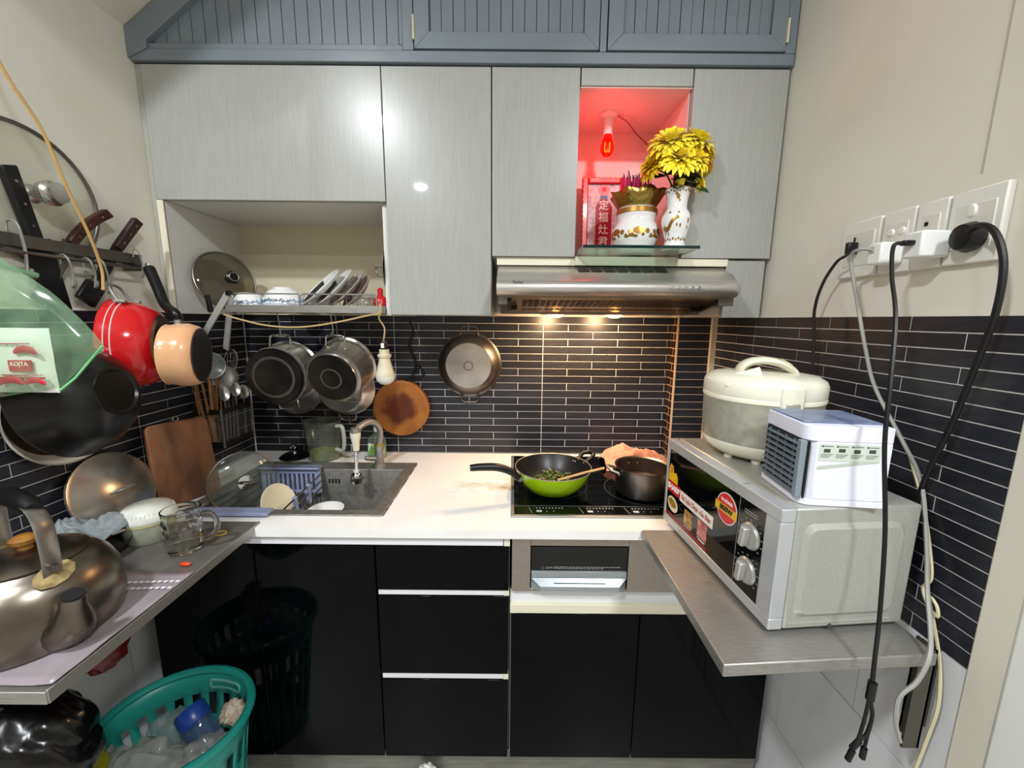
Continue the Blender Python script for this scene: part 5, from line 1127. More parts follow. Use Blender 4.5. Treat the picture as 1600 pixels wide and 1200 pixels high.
for k, (dx, dy, h, ll) in enumerate(((0.060, 0.05, 0.155, 'steel tablespoon nearest the caddy front'), (0.075, 0.085, 0.165, 'steel tablespoon in the middle of the caddy'), (0.055, 0.115, 0.16, 'steel tablespoon near the caddy far end'), (0.08, 0.12, 0.15, 'small steel spoon at the caddy corner post'), (0.045, 0.09, 0.175, 'tall steel spoon at the back of the caddy'))):
    spoon(ll, (-1.075 + dx, -0.295 + dy, cz0 + 0.003), (-1.073 + dx, -0.297 + dy + 0.008, cz0 + h), 0.052, 0.034)
spoon('large round steel ladle standing behind the spoons', (-1.045, -0.20, cz0 + 0.003), (-1.035, -0.20, cz0 + 0.19), 0.09, 0.085, 'ladle', dsteel)
st_ = TH('wire_skimmer', 'grey mesh skimmer standing tallest in the cutlery caddy', 'skimmer', (-1.05, -0.235, cz0))
MB().tube([(-1.05, -0.235, cz0 + 0.003), (-1.045, -0.245, cz0 + 0.235)], 0.003, 6).build('handle', steel, st_)
MB().lathe([(0, -0.012), (0.025, -0.009), (0.045, 0.0)], 24, AX((-1.04, -0.252, cz0 + 0.28), (0.8, -0.55, 0.1), (0, 0, 1))).build('mesh', clear('mesh_grey', '#b5bab8', 0.2, 0.55, '#8d9491', scale=200), st_)
MB().ring(0.045, 0.0018, 28, 6, AX((-1.04, -0.252, cz0 + 0.28), (0.8, -0.55, 0.1), (0, 0, 1))).build('hoop', steel, st_)
wh = TH('egg_whisk', 'dark wire whisk behind the skimmer in the corner', 'whisk', (-1.05, -0.16, cz0))
MB().tube([(-1.05, -0.16, cz0 + 0.003), (-1.04, -0.155, cz0 + 0.22)], 0.003, 6).build('handle', steel, wh)
for k in range(7):
    a = PI * k / 7; dx, dy = 0.02 * math.cos(a), 0.02 * math.sin(a)
    MB().tube([(-1.04, -0.155, cz0 + 0.22), (-1.04 + dx, -0.155 + dy, cz0 + 0.27), (-1.038 + dx, -0.153 + dy, cz0 + 0.31), (-1.036, -0.15, cz0 + 0.33), (-1.038 - dx, -0.153 - dy, cz0 + 0.31), (-1.04 - dx, -0.155 - dy, cz0 + 0.27), (-1.04, -0.155, cz0 + 0.22)], 0.0009, 4, sm=3).build('wire', steeldark, wh)

# ================================================================== left shelf and what stands on it
shm = mat('shelf_steel', '#938f8a', 0.36, 0.7, c2='#7d7975', scale=14, r2=0.5)
ls = TH('wall_shelf', 'stained steel shelf folded over brackets on the left wall', 'shelf', (-0.88, -0.84, 0.83))
ZL = 0.8555
MB().box(-1.078, -0.692, -1.092, -0.592, 0.8525, ZL - 0.0004).build('sheet', shm, ls)
MB().box(-0.694, -0.690, -1.092, -0.592, 0.834, ZL + 0.0015).box(-1.078, -0.692, -1.094, -1.090, 0.834, ZL - 0.0005).build('lip', steel, ls, bevel=0.001)
MB().box(-1.078, -0.80, -0.64, -0.615, 0.828, 0.8525).box(-1.078, -0.80, -1.05, -1.025, 0.828, 0.8525).build('bracket', steeldark, ls)
# kettle
kx, ky = -0.845, -0.968
kd = Vector((0.93, -0.37, 0)); kdn = Vector((0.37, 0.93, 0))
kt = TH('kettle', 'large dented steel kettle with strap handle on the left shelf', 'kettle', (kx, ky, ZL))
ksteel = mat('kettle_steel', '#938a7e', 0.2, 1.0, c2='#6f675e', scale=7, r2=0.4, bump=0.12, bscale=9)
MB().lathe([(0, 0), (0.098, 0), (0.109, 0.006), (0.114, 0.03), (0.115, 0.06), (0.111, 0.088), (0.101, 0.112), (0.086, 0.128), (0.074, 0.134), (0.072, 0.137)], 56, T(kx, ky, ZL)).build('body', ksteel, kt)
MB().lathe([(0.074, 0.134), (0.076, 0.139), (0.07, 0.142), (0.045, 0.15), (0.02, 0.154), (0, 0.155)], 44, T(kx, ky, ZL)).build('cover', ksteel, kt)
MB().lathe([(0, 0.154), (0.010, 0.154), (0.009, 0.160), (0.016, 0.165), (0.018, 0.173), (0.010, 0.179), (0, 0.18)], 20, T(kx, ky, ZL)).build('cover_knob', mat('honey_wood', '#9a6a2c', 0.4, c2='#74481a', scale=40), kt)
def kp(r, s, z): return (kx + kd.x * r + kdn.x * s, ky + kd.y * r + kdn.y * s, ZL + z)
MB().tube([kp(0.094, 0, 0.032), kp(0.122, 0, 0.046), kp(0.134, 0, 0.074), kp(0.143, 0, 0.106)], lambda q: 0.038 - 0.021 * min(1, q * 1.25), 16, sm=5).build('spout', ksteel, kt)
MB().cyl(0.0142, -0.002, 0.0006, 16, AX(kp(0.1435, 0, 0.1072), (kd.x * 0.26, kd.y * 0.26, 0.97))).build('spout_hole', blackmatte, kt)
strap = mat('aluminium_strap', '#a8a29a', 0.3, 0.9)
for s in (1, -1):
    P_ = [kp(s * 0.088, 0, 0.128), kp(s * 0.09, 0, 0.17), kp(s * 0.085, 0, 0.215), kp(s * 0.066, 0, 0.236), kp(s * 0.045, 0, 0.24)]
    MB().tube(P_, 0.0115, 8, sm=5, flat=(0.22, 1.25)).build('handle_strap', strap, kt)
    MB().lathe([(0, 0), (0.016, 0), (0.018, 0.004), (0, 0.006)], 10, AX(kp(s * 0.089, 0, 0.126), (kd.x * s * 0.6, kd.y * s * 0.6, 0.8)) @ SC(1.1, 1.6, 1)).build('strap_mount', mat('yellowed_metal', '#bda877', 0.4, 0.5, c2='#8d7b52', scale=60), kt)
    MB().cyl(0.006, 0, 0.014, 12, AX(kp(s * 0.091, 0, 0.143), (kd.x * s, kd.y * s, 0))).build('rivet', steeldark, kt)
MB().tube([kp(-0.062, 0, 0.238), kp(-0.03, 0, 0.246), kp(0.03, 0, 0.246), kp(0.062, 0, 0.238)], lambda q: 0.012 + 0.004 * math.sin(q * PI), 12, sm=4).build('grip', blackplastic, kt)
# mug
mgx, mgy = -0.782, -0.728
mg = TH('glass_mug', 'dimpled clear glass beer mug at the shelf corner', 'mug', (mgx, mgy, ZL))
mgl = mat('mug_glass', '#f6f8f5', 0.0, trans=1.0, ior=1.47)
def mf(r, z, a):
    if 0.02 < z < 0.085: return r + 0.0022 * abs(math.sin(a * 6)) * abs(math.sin((z - 0.02) * PI * 3 / 0.065)) , z
    return r, z
MB().lathe([(0, 0.001), (0.030, 0.0), (0.0325, 0.004)] + [(0.033 + 0.006 * i / 16, 0.008 + 0.088 * i / 16) for i in range(17)] + [(0.04, 0.1), (0.0385, 0.107), (0.036, 0.107), (0.036, 0.09), (0.030, 0.014), (0, 0.012)], 60, T(mgx, mgy, ZL), fn=mf).build('body', mgl, mg, smooth=60)
MB().tube([(mgx + 0.038, mgy + 0.006, ZL + 0.088), (mgx + 0.058, mgy + 0.01, ZL + 0.092), (mgx + 0.072, mgy + 0.012, ZL + 0.075), (mgx + 0.072, mgy + 0.012, ZL + 0.05), (mgx + 0.056, mgy + 0.009, ZL + 0.03), (mgx + 0.036, mgy + 0.006, ZL + 0.024)], 0.006, 10, sm=5).build('handle', mgl, mg)
# tub with ribbed cover
tx, ty = -0.915, -0.672
tb = TH('plastic_tub', 'translucent plastic tub with ribbed white lid behind the mug', 'tub', (tx, ty, ZL))
MB().lathe([(0, 0.001), (0.045, 0), (0.049, 0.004), (0.054, 0.06)], 36, T(tx, ty, ZL)).build('body', clear('tub_plastic', '#e6e8de', 0.15, 0.4, '#d8dac9'), tb, solid=0.0015)
MB().lathe([(0.0565, 0.055), (0.0575, 0.058), (0.0565, 0.068), (0.045, 0.086), (0.02, 0.095), (0, 0.096)], 36, T(tx, ty, ZL)).build('cover', mat('milky_cover', '#d6d8cf', 0.3), tb)
rbs = MB()
for k in range(40):
    a = 2 * PI * k / 40; rbs.tube([(tx + 0.0572 * math.cos(a), ty + 0.0572 * math.sin(a), ZL + 0.06), (tx + 0.0505 * math.cos(a), ty + 0.0505 * math.sin(a), ZL + 0.080)], 0.0013, 4)
o = rbs.build('cover_ribs', mat('milky_cover', '#d6d8cf', 0.3), tb); o['kind'] = 'stuff'
MB().lathe([(0.054, 0.048), (0.0555, 0.05), (0.0555, 0.056)], 36, T(tx, ty, ZL)).build('yellow_band', mat('pale_yellow_band', '#d9d39a', 0.4), tb)
# steel lid leaning on the tiles
t = TH('steel_cover', 'shiny steel wok lid leaning on the tiles behind the tub', 'pot lid', M=AX((-1.042, -0.625, 0.956), (0.955, -0.05, 0.29), (0, 0, 1)))
MB().lathe([(0.102, 0.0), (0.105, -0.002), (0.104, 0.003), (0.094, 0.004), (0.06, 0.018), (0.02, 0.025), (0, 0.026)], 44).build('cover', polished, t, local=True)
MB().tube([(0.0, -0.02, 0.025), (0, -0.018, 0.042), (0, 0.018, 0.042), (0, 0.02, 0.025)], 0.0035, 8, sm=3).build('loop', steel, t, local=True)
# black frying pan + grey cloth
fpn = TH('frying_pan', 'small black frying pan with steel handle on the left shelf', 'pan', (-0.985, -0.755, ZL))
fx_, fy_ = -0.985, -0.762
MB().lathe([(0, 0.0), (0.055, 0), (0.066, 0.006), (0.083, 0.03), (0.085, 0.033), (0.081, 0.032), (0.062, 0.009), (0, 0.004)], 40, T(fx_, fy_, ZL)).build('body', mat('pan_black', '#0d0d0d', 0.3), fpn)
MB().tube([(fx_ + 0.0, fy_ - 0.04, ZL + 0.044), (fx_ + 0.045, fy_ + 0.02, ZL + 0.046)], 0.006, 8).build('red_sleeve', mat('dark_red_plastic', '#6e1218', 0.4), fpn)
MB().tube([(fx_ + 0.025, fy_ - 0.005, ZL + 0.045), (fx_ + 0.066, fy_ + 0.055, ZL + 0.05)], 0.0075, 10).build('handle', polished, fpn)
cloth_heap('grey_cloth', 'crumpled grey cleaning cloth draped over the frying pan', (-0.985, -0.755, ZL + 0.046), 0.075, 0.06, 0.06, mat('grey_cloth', '#8b9193', 0.95, c2='#747b7e', scale=20, bump=0.4, bscale=250), 9, 0.03, 30, 26)
# rubber band, pepper, sheet
o = MB().tube([(-0.752 + 0.014 * math.cos(a), -0.655 + 0.011 * math.sin(a), ZL + 0.0014) for a in [2 * PI * i / 24 for i in range(24)]], 0.0013, 6, closed=True).build('rubber_band', mat('yellow_rubber', '#c7a32c', 0.5)); tag(o, 'yellow rubber band lying beside the mug handle', 'rubber band')
o = MB().ball((-0.732, -0.79, ZL + 0.005), 0.005, 12, 8, (2.6, 1.1, 0.9)).build('chilli_piece', mat('chilli_red', '#d0431a', 0.3)); tag(o, 'small piece of red chilli lying on the left shelf', 'chilli')
def sheet(u, v):
    x = -0.93 + 0.24 * u; y = -1.085 + 0.27 * v
    z = ZL + 0.0022 + 0.0025 * abs(noise.noise(Vector((x * 18, y * 18, 2)))) + (0.003 * max(0, (u - 0.85) / 0.15))
    return (x, y, z)
sh = TH('plastic_sheet', 'greyish lilac plastic sheet with printed dashes under the kettle', 'plastic sheet', (-0.81, -0.95, ZL))
MB().grid(sheet, 16, 16).build('sheet', mat('lilac_film', '#9b9298', 0.25, c2='#877e82', scale=10), sh, smooth=80, solid=0.0005)
for i in range(2):
    for k in range(9):
        x = -0.795 + 0.012 * k - i * 0.0; y = -0.855 - i * 0.02 + 0.0007 * k
        MB().cbox((0, 0, 0), (0.008, 0.006, 0.0006), T(x, y, ZL + 0.0062)).build('printed_dash', mat('dash_white', '#d9d6da', 0.5), sh)

# ================================================================== floor: basket, rubbish, bags
bkx, bky, bkz = -0.842, -0.765, 0.41
bk = TH('laundry_basket', 'teal plastic basket full of rubbish on the floor', 'basket', (bkx, bky, 0.0))
teal = mat('teal_plastic', '#1e8d80', 0.35)
def oval(a, k): return (bkx + 0.172 * k * math.cos(a), bky + 0.150 * k * math.sin(a))
NS = 48; rows = [(0.0, 0.72), (0.05, 0.745), (0.10, 0.77), (0.15, 0.80), (0.20, 0.83), (0.24, 0.855), (0.28, 0.88), (0.32, 0.91), (0.345, 0.93), (0.37, 0.95), (0.41, 0.985)]
m_ = MB(); idx = {}
for i, (z, k) in enumerate(rows):
    for j in range(NS):
        x, y = oval(2 * PI * j / NS, k); idx[i, j] = len(m_.v); m_.v.append(Vector((x, y, z + 0.002)))
for i in range(len(rows) - 1):
    for j in range(NS):
        hole = (i in (1, 2, 3, 4, 6, 7) and j % 2 == 0)
        a, b, c_, d = idx[i, j], idx[i, (j + 1) % NS], idx[i + 1, (j + 1) % NS], idx[i + 1, j]
        if not hole: m_.f.append((a, b, c_, d))
m_.f.append(tuple(idx[0, j] for j in range(NS)))
m_.build('body', teal, bk, solid=0.003, smooth=60)
MB().tube([(*oval(2 * PI * j / 40, 1.0), bkz) for j in range(40)], 0.0105, 8, closed=True).build('rim', teal, bk)
ha_ = [oval(math.radians(a), 0.965) for a in (62, 70, 78, 86, 94)]
MB().tube([(x, y - 0.003, 0.383) for x, y in ha_] + [(x, y - 0.003, 0.362) for x, y in reversed(ha_)], 0.004, 6, closed=True, sm=3).build('handle_frame', mat('pale_teal', '#6fb3a8', 0.35), bk)
MB().prism([(bkx + 0.0, 0.364), (bkx + 0.075, 0.364), (bkx + 0.075, 0.382), (bkx, 0.382)], 0.0, 0.002, T(0, bky + 0.1395, 0) @ RZ(-7) @ T(0.0, 0, 0) @ RX(90)) 
def crumple(name, label, c, s3, material, seed, amp=0.35, freq=2.2, cat='plastic bag', sub=4, sharp=75):
    bm = bmesh.new(); bmesh.ops.create_icosphere(bm, subdivisions=sub, radius=1.0)
    vs_ = []
    for v in bm.verts:
        p = v.co.copy(); q = p * freq + Vector((seed, seed * 2.3, 0))
        k = 1 + amp * (abs(noise.noise(q)) * 1.6 - 0.4) + amp * 0.5 * (abs(noise.noise(q * 2.7)) - 0.25)
        vs_.append((c[0] + p.x * k * s3[0], c[1] + p.y * k * s3[1], c[2] + p.z * k * s3[2]))
    fs_ = [tuple(v.index for v in f.verts) for f in bm.faces]; bm.free()
    o = MB().add(vs_, fs_).build(name, material, smooth=sharp); tag(o, label, cat); return o
pbag = clear('white_film', '#e9e9e6', 0.12, 0.5, '#dcdcd6', scale=14)
crumple('rubbish_bag', 'crumpled translucent white bag filling the front of the teal basket', (-0.855, -0.835, 0.345), (0.10, 0.06, 0.065), pbag, 2.1)
crumple('rubbish_bag', 'crumpled whitish bag at the right side of the teal basket', (-0.752, -0.79, 0.335), (0.05, 0.06, 0.055), pbag, 5.3)
crumple('rubbish_bag', 'clear crumpled film at the back left inside the teal basket', (-0.885, -0.715, 0.32), (0.07, 0.05, 0.05), clear('clear_rubbish', '#f2f5f5', 0.08, 0.25, '#e4ebea'), 8.4)
crumple('yellow_wrapper', 'yellow wrapper sticking out at the left front of the basket', (-0.945, -0.885, 0.40), (0.026, 0.05, 0.05), mat('yellow_wrap', '#c9bf2e', 0.35), 3.3, cat='wrapper')
crumple('paper_scrap', 'beige crumpled paper at the back right of the basket', (-0.742, -0.70, 0.365), (0.028, 0.028, 0.028), mat('beige_paper', '#cbb9a4', 0.7), 4.4, cat='paper')
bt = TH('water_bottle', 'crushed blue capped clear bottle lying in the teal basket', 'bottle', M=AX((-0.80, -0.745, 0.385), (-0.55, 0.25, 0.5), (0, 0, 1)))
MB().lathe([(0, -0.07), (0.028, -0.068), (0.031, -0.06), (0.029, -0.03), (0.031, -0.01), (0.031, 0.005)], 22, fn=lambda r, z, a: (r * (1 + 0.10 * math.sin(3 * a + z * 40)), z)).build('body', clear('blue_plastic', '#a9c2e2', 0.05, 0.25, '#7f9fcc'), bt, local=True)
MB().lathe([(0.0315, -0.004), (0.034, 0.0), (0.034, 0.035), (0.031, 0.04), (0, 0.041)], 24).build('cap', mat('blue_cap', '#1c3f8f', 0.3), bt, local=True)
MB().lathe([(0.0345, 0.006), (0.0347, 0.03)], 12, a0=120, a1=200).build('cap_label', mat('pale_blue_label', '#7fa0d8', 0.4), bt, local=True)
bb = crumple('black_bag', 'shiny black rubbish bag hanging under the left shelf', (-0.90, -1.0, 0.62), (0.135, 0.085, 0.13), mat('black_film', '#070708', 0.22), 7.7, 0.10, 1.7, sub=5)
MB().tube([(-0.90, -1.0, 0.71), (-0.895, -1.0, 0.78), (-0.90, -1.0, 0.83)], 0.022, 8, sm=3).build('bag_neck', mat('black_film', '#070708', 0.22), bb)
bb.children[0].location = (0, 0, 0); bb.children[0].matrix_parent_inverse = Matrix.Translation(-bb.location)
crumple('red_bag', 'dark red bag hanging under the left shelf beside the black one', (-0.79, -0.93, 0.775), (0.034, 0.04, 0.048), mat('dark_red_film', '#560f12', 0.35), 1.3, 0.25)
crumple('white_scrap', 'crumpled white bag on the floor before the drawer unit', (-0.25, -0.61, 0.034), (0.035, 0.028, 0.036), mat('white_film_opaque', '#e0ded4', 0.4), 6.1)
# ================================================================== right shelf
rs_ = TH('wall_shelf', 'brushed steel shelf carrying the microwave on the right wall', 'shelf', (0.57, -0.82, 0.82))
ZQ = 0.8555
MB().prism([(0.355, -0.618), (0.355, -1.030), (0.725, -1.006), (0.728, -0.618)], 0.8525, ZQ - 0.0003).build('sheet', steel, rs_)
MB().prism([(0.351, -0.618), (0.351, -1.036), (0.728, -1.011), (0.728, -1.004), (0.357, -1.0285), (0.357, -0.618)], 0.832, ZQ).build('lip', steel, rs_, bevel=0.0025)
for y in (-0.985, -0.68):
    MB().box(0.712, 0.742, y - 0.014, y - 0.010, 0.65, 0.851).box(0.738, 0.742, y - 0.014, y + 0.02, 0.65, 0.851).box(0.50, 0.742, y - 0.010, y + 0.012, 0.838, 0.852).box(0.738, 0.788, y + 0.016, y + 0.020, 0.66, 0.83).build('bracket', mat('bracket_steel', '#6f6c66', 0.35, 0.9), rs_)
# ================================================================== microwave
A_ = Vector((0.428, -0.565, 0.8558)); B__ = Vector((0.462, -0.972, 0.8558)); e1 = (B__ - A_).normalized(); e2 = Vector((-e1.y, e1.x, 0))
MW = Matrix((e1, e2, Vector((0, 0, 1)))).transposed().to_4x4(); MW.translation = A_
mw = TH('microwave', 'silver microwave oven with black door and stickers on the right shelf', 'microwave', M=MW)
WL, WD, WH, Z0 = 0.408, 0.262, 0.240, 0.008
silver = mat('silver_paint', '#b3b4ac', 0.35, 0.4, c2='#acada5', scale=200)
silverf = mat('silver_front', '#bcbfc1', 0.3, 0.4)
bd_ = MB().box(0.002, WL, 0.028, WD, Z0, WH).build('body', silver, mw, local=True, bevel=0.004)
f = MB(); f.box(0, WL, 0, 0.027, Z0, 0.030).box(0, WL, 0, 0.027, 0.214, WH - 0.001).box(0, 0.010, 0, 0.027, 0.03, 0.214).box(0.372, WL, 0, 0.027, 0.03, 0.214); f.build('front_frame', silverf, mw, local=True, bevel=0.002)
MB().box(0.006, WL - 0.005, 0.0262, 0.030, Z0 + 0.004, WH - 0.003).build('gap', blackmatte, mw, local=True)
dg = mat('door_black_glass', '#060708', 0.06)
dor = MB().box(0.010, 0.2985, 0.002, 0.02, 0.03, 0.214).build('door', dg, mw, local=True, bevel=0.001)
cpn = MB().box(0.3005, 0.372, 0.002, 0.02, 0.03, 0.214).build('control_panel', dg, mw, local=True, bevel=0.001)
MB().box(0.2985, 0.3005, 0.003, 0.02, Z0, WH - 0.001).build('door_gap', mat('gap_grey', '#8c8f90', 0.4), mw, local=True)
for z in (0.150, 0.078):
    kn = MB().lathe([(0, 0.004), (0.0235, 0.004), (0.026, 0.0), (0.0265, -0.001)], 30, AX((0.337, 0.001, z), (0, -1, 0))).build('knob', mat('knob_silver', '#b3b2ae', 0.35, 0.4), mw, local=True)
    MB().cbox((0, 0, 0.011), (0.013, 0.040, 0.016), AX((0.337, 0.001, z), (0, -1, 0)) @ RZ(-8)).build('grip', mat('knob_silver', '#b3b2ae', 0.35, 0.4), kn, local=True, bevel=0.003)
    MB().ring(0.0255, 0.0008, 30, 5, AX((0.337, 0.0008, z), (0, -1, 0))).build('dial_ring', chrome, kn, local=True)
mk = MB()
for z in (0.150, 0.078):
    for k in range(11):
        a = math.radians(-40 + k * 26); mk.cbox((0.337 + 0.032 * math.cos(a), 0.0015, z + 0.032 * math.sin(a)), (0.0045, 0.0008, 0.0012))
for z in (0.196, 0.191): mk.cbox((0.334, 0.0015, z), (0.035, 0.0008, 0.0012))
o = mk.build('dial_marks', mat('dial_print', '#9a9a98', 0.5), cpn, local=True, smooth=0); o['kind'] = 'stuff'
def rrect(x0, x1, z0, z1, r, n=5):
    P_ = []
    for cx, cz, a0 in ((x1 - r, z1 - r, 0), (x0 + r, z1 - r, 90), (x0 + r, z0 + r, 180), (x1 - r, z0 + r, 270)):
        for i in range(n + 1):
            a = math.radians(a0 + 90 * i / n); P_.append((cx + r * math.cos(a), cz + r * math.sin(a)))
    return P_
SDM = Matrix(((0, 0, 1, WL), (1, 0, 0, 0), (0, 1, 0, 0), (0, 0, 0, 1)))     # local (u,v,w) -> side face (y=u, z=v, out=w)
def side_panel(out, ins, w):
    O, I = rrect(*out), rrect(*ins); n_ = len(O)
    return MB().add([(x, z, 0.0002) for x, z in O] + [(x, z, w) for x, z in I], [(i, (i + 1) % n_, n_ + (i + 1) % n_, n_ + i) for i in range(n_)] + [tuple(range(n_, 2 * n_))], SDM)
side_panel((0.042, 0.236, 0.032, 0.212, 0.02), (0.051, 0.227, 0.041, 0.203, 0.016), 0.0065).build('embossed_panel', silver, mw, local=True, smooth=20)
MB().box(0.035, 0.235, 0.018, 0.0205, 0, 0.0012, SDM).build('side_ridge', silver, mw, local=True)
MB().cyl(0.0035, 0, 0.002, 10, SDM @ T(0.118, 0.012, 0)).build('screw', steeldark, mw, local=True)
for x in (0.03, WL - 0.03):
    for y in (0.05, WD - 0.03): MB().cyl(0.012, 0, Z0, 12, T(x, y, 0)).build('foot', blackplastic, mw, local=True)
# door stickers (flat print on the glass)
DM = lambda x, z, o_=0.0: MW @ AX((x, 0.0016 - o_, z), (0, -1, 0), (1, 0, 0))
sr = mat('sticker_red', '#c3161e', 0.35); sw = mat('sticker_white', '#e9e4dd', 0.35); sy_ = mat('sticker_yellow', '#e0b21e', 0.35)
def flat(name, x0, x1, z0, z1, m__, o_=0.0, skew=0.0, parent=dor):
    return MB().add([(x0, 0.0016 - o_, z0), (x1, 0.0016 - o_, z0 + skew), (x1, 0.0016 - o_, z1 + skew), (x0, 0.0016 - o_, z1)], [(0, 1, 2, 3)]).build(name, m__, parent, local=True, smooth=0)
flat('logo_sticker', 0.012, 0.076, 0.099, 0.130, sr)
text('SHARP', 0.0215, DM(0.044, 0.1145, 0.0006), mat('logo_white', '#f2efec', 0.35), dor, bold=0.0007, space=0.95)
flat('slogan_strip', 0.077, 0.222, 0.097, 0.126, sw)
text('Sự Lựa Chọn của Bạn', 0.0172, DM(0.150, 0.111, 0.0006), mat('slogan_red', '#a3242a', 0.4), dor, sx=0.82)
gp = MB().prism([(0.014, 0.1305), (0.062, 0.1305), (0.060, 0.150), (0.050, 0.160), (0.040, 0.155), (0.034, 0.172), (0.022, 0.176), (0.016, 0.162)], -0.0014, -0.0010, RX(90)).build('award_sticker', sy_, dor, local=True)
flat('award_band', 0.016, 0.060, 0.1325, 0.143, sr, 0.0004)
text('3', 0.022, DM(0.028, 0.160, 0.0008), mat('award_brown', '#b5651d', 0.4), dor, bold=0.0008)
MB().cyl(0.0335, 0.0, 0.0006, 32, AX((0.263, 0.0016, 0.168), (0, -1, 0))).build('badge_edge', sw, dor, local=True)
MB().cyl(0.0312, 0.0007, 0.0010, 32, AX((0.263, 0.0016, 0.168), (0, -1, 0))).build('badge', mat('badge_red', '#d0222a', 0.35), dor, local=True)
flat('badge_ribbon', 0.2255, 0.2978, 0.156, 0.174, sy_, 0.0014)
text('VI SÓNG', 0.0098, DM(0.263, 0.1825, 0.0012), mat('logo_white', '#f2efec', 0.35), dor, bold=0.0002)
text('800W', 0.0165, DM(0.263, 0.165, 0.0018), mat('ribbon_black', '#161310', 0.4), dor, bold=0.0006)
flat('red_stripe', 0.012, 0.206, 0.034, 0.041, mat('stripe_red', '#9c1c2a', 0.4))
MB().lathe([(0, 0.0012), (0.5, 0.0011), (1.0, 0.0)], 24, AX((0.044, 0.0016, 0.070), (0, -1, 0)) @ RZ(-8) @ SC(0.027, 0.020, 1)).build('bowl_print', mat('soup_print', '#e3d7b8', 0.4), dor, local=True)
MB().lathe([(0, 0.0016), (1.0, 0.0014)], 20, AX((0.044, 0.0012, 0.074), (0, -1, 0)) @ RZ(-8) @ SC(0.02, 0.011, 1)).build('soup_print', mat('soup_orange', '#b07a2c', 0.4, c2='#5d6a24', scale=90), dor, local=True)
flat('dish_print', 0.104, 0.142, 0.050, 0.088, mat('noodle_print', '#cfa95a', 0.4, c2='#7a4a24', scale=70))
flat('meat_print', 0.164, 0.203, 0.052, 0.094, mat('meat_print', '#d99a93', 0.4, c2='#a33b3f', scale=45, stretch=(1, 1, 3)))
cap = MB()
for x0, x1, z in ((0.108, 0.138, 0.046), (0.166, 0.200, 0.0485), (0.172, 0.196, 0.0455)): cap.cbox(((x0 + x1) / 2, 0.0013, z), (x1 - x0, 0.0004, 0.0014))
o = cap.build('caption_lines', sw, dor, local=True, smooth=0); o['kind'] = 'stuff'
ZM = 0.8558 + WH + 0.0005
# ================================================================== rice cooker
rcx, rcy = 0.590, -0.682
rc = TH('rice_cooker', 'ivory and grey domed rice cooker on top of the microwave', 'rice cooker', (rcx, rcy, ZM))
ivory = mat('ivory_shell', '#e6e3cf', 0.3, coat=0.2); rcgrey = mat('cooker_grey', '#a9a899', 0.35, 0.25, c2='#9c9b8d', scale=60)
CR = T(rcx, rcy, ZM) @ SC(0.945, 0.945, 0.955)
MB().lathe([(0, 0.008), (0.085, 0.008), (0.098, 0.010), (0.116, 0.022), (0.1255, 0.040), (0.126, 0.046)], 56, CR).build('base', ivory, rc)
MB().lathe([(0.1245, 0.045), (0.1255, 0.047), (0.1285, 0.10), (0.129, 0.142), (0.1285, 0.146)], 56, CR).build('shell', rcgrey, rc)
MB().lathe([(0.1285, 0.144), (0.1315, 0.147), (0.132, 0.154), (0.1305, 0.157), (0.1315, 0.160), (0.1315, 0.184), (0.127, 0.194), (0.112, 0.203), (0.06, 0.208), (0, 0.209)], 56, CR).build('cover', ivory, rc)
HD = CR @ RZ(-18)
MB().tube([(-0.056, 0.0, 0.196), (-0.05, 0, 0.218), (-0.028, 0, 0.232), (0.004, 0, 0.235), (0.036, 0, 0.228), (0.06, 0, 0.212), (0.066, 0, 0.196)], 0.017, 12, sm=5, flat=(0.55, 1.7), M=HD).build('handle', ivory, rc)
MB().lathe([(0, 0.003), (0.013, 0.002), (0.016, 0)], 20, HD @ T(0.046, 0, 0.232) @ RY(30) @ SC(1.1, 0.9, 1)).build('button', mat('cream_button', '#e0d79f', 0.3), rc)
MB().cbox((0, 0, 0), (0.012, 0.048, 0.062), CR @ RZ(-96) @ T(0.1285, 0, 0.158)).build('latch', ivory, rc, bevel=0.004)
MB().cbox((0, 0, 0), (0.006, 0.028, 0.026), CR @ RZ(-96) @ T(0.1345, 0, 0.142)).build('latch_plate', mat('latch_grey', '#b9b9ad', 0.3, 0.4), rc, bevel=0.002)
MB().prism([(-0.05, -0.018), (0.03, -0.026), (0.05, 0.02), (-0.03, 0.03)], 0, 0.004, CR @ T(-0.075, -0.045, 0.2) @ RX(10) @ RY(-20)).build('steam_plate', mat('white_cover_plate', '#efede3', 0.3), rc, bevel=0.002)
for a in (200, 240, 285, 330): MB().cyl(0.010, 0, 0.009, 10, CR @ T(0.09 * math.cos(math.radians(a)), 0.09 * math.sin(math.radians(a)), 0)).build('foot', mat('foot_cream', '#cdc8b4', 0.5), rc)
MB().lathe([(0.1292, 0.118), (0.1296, 0.128)], 6, CR, a0=-48, a1=-30).build('badge', mat('olive_badge', '#7d8a52', 0.4), rc)
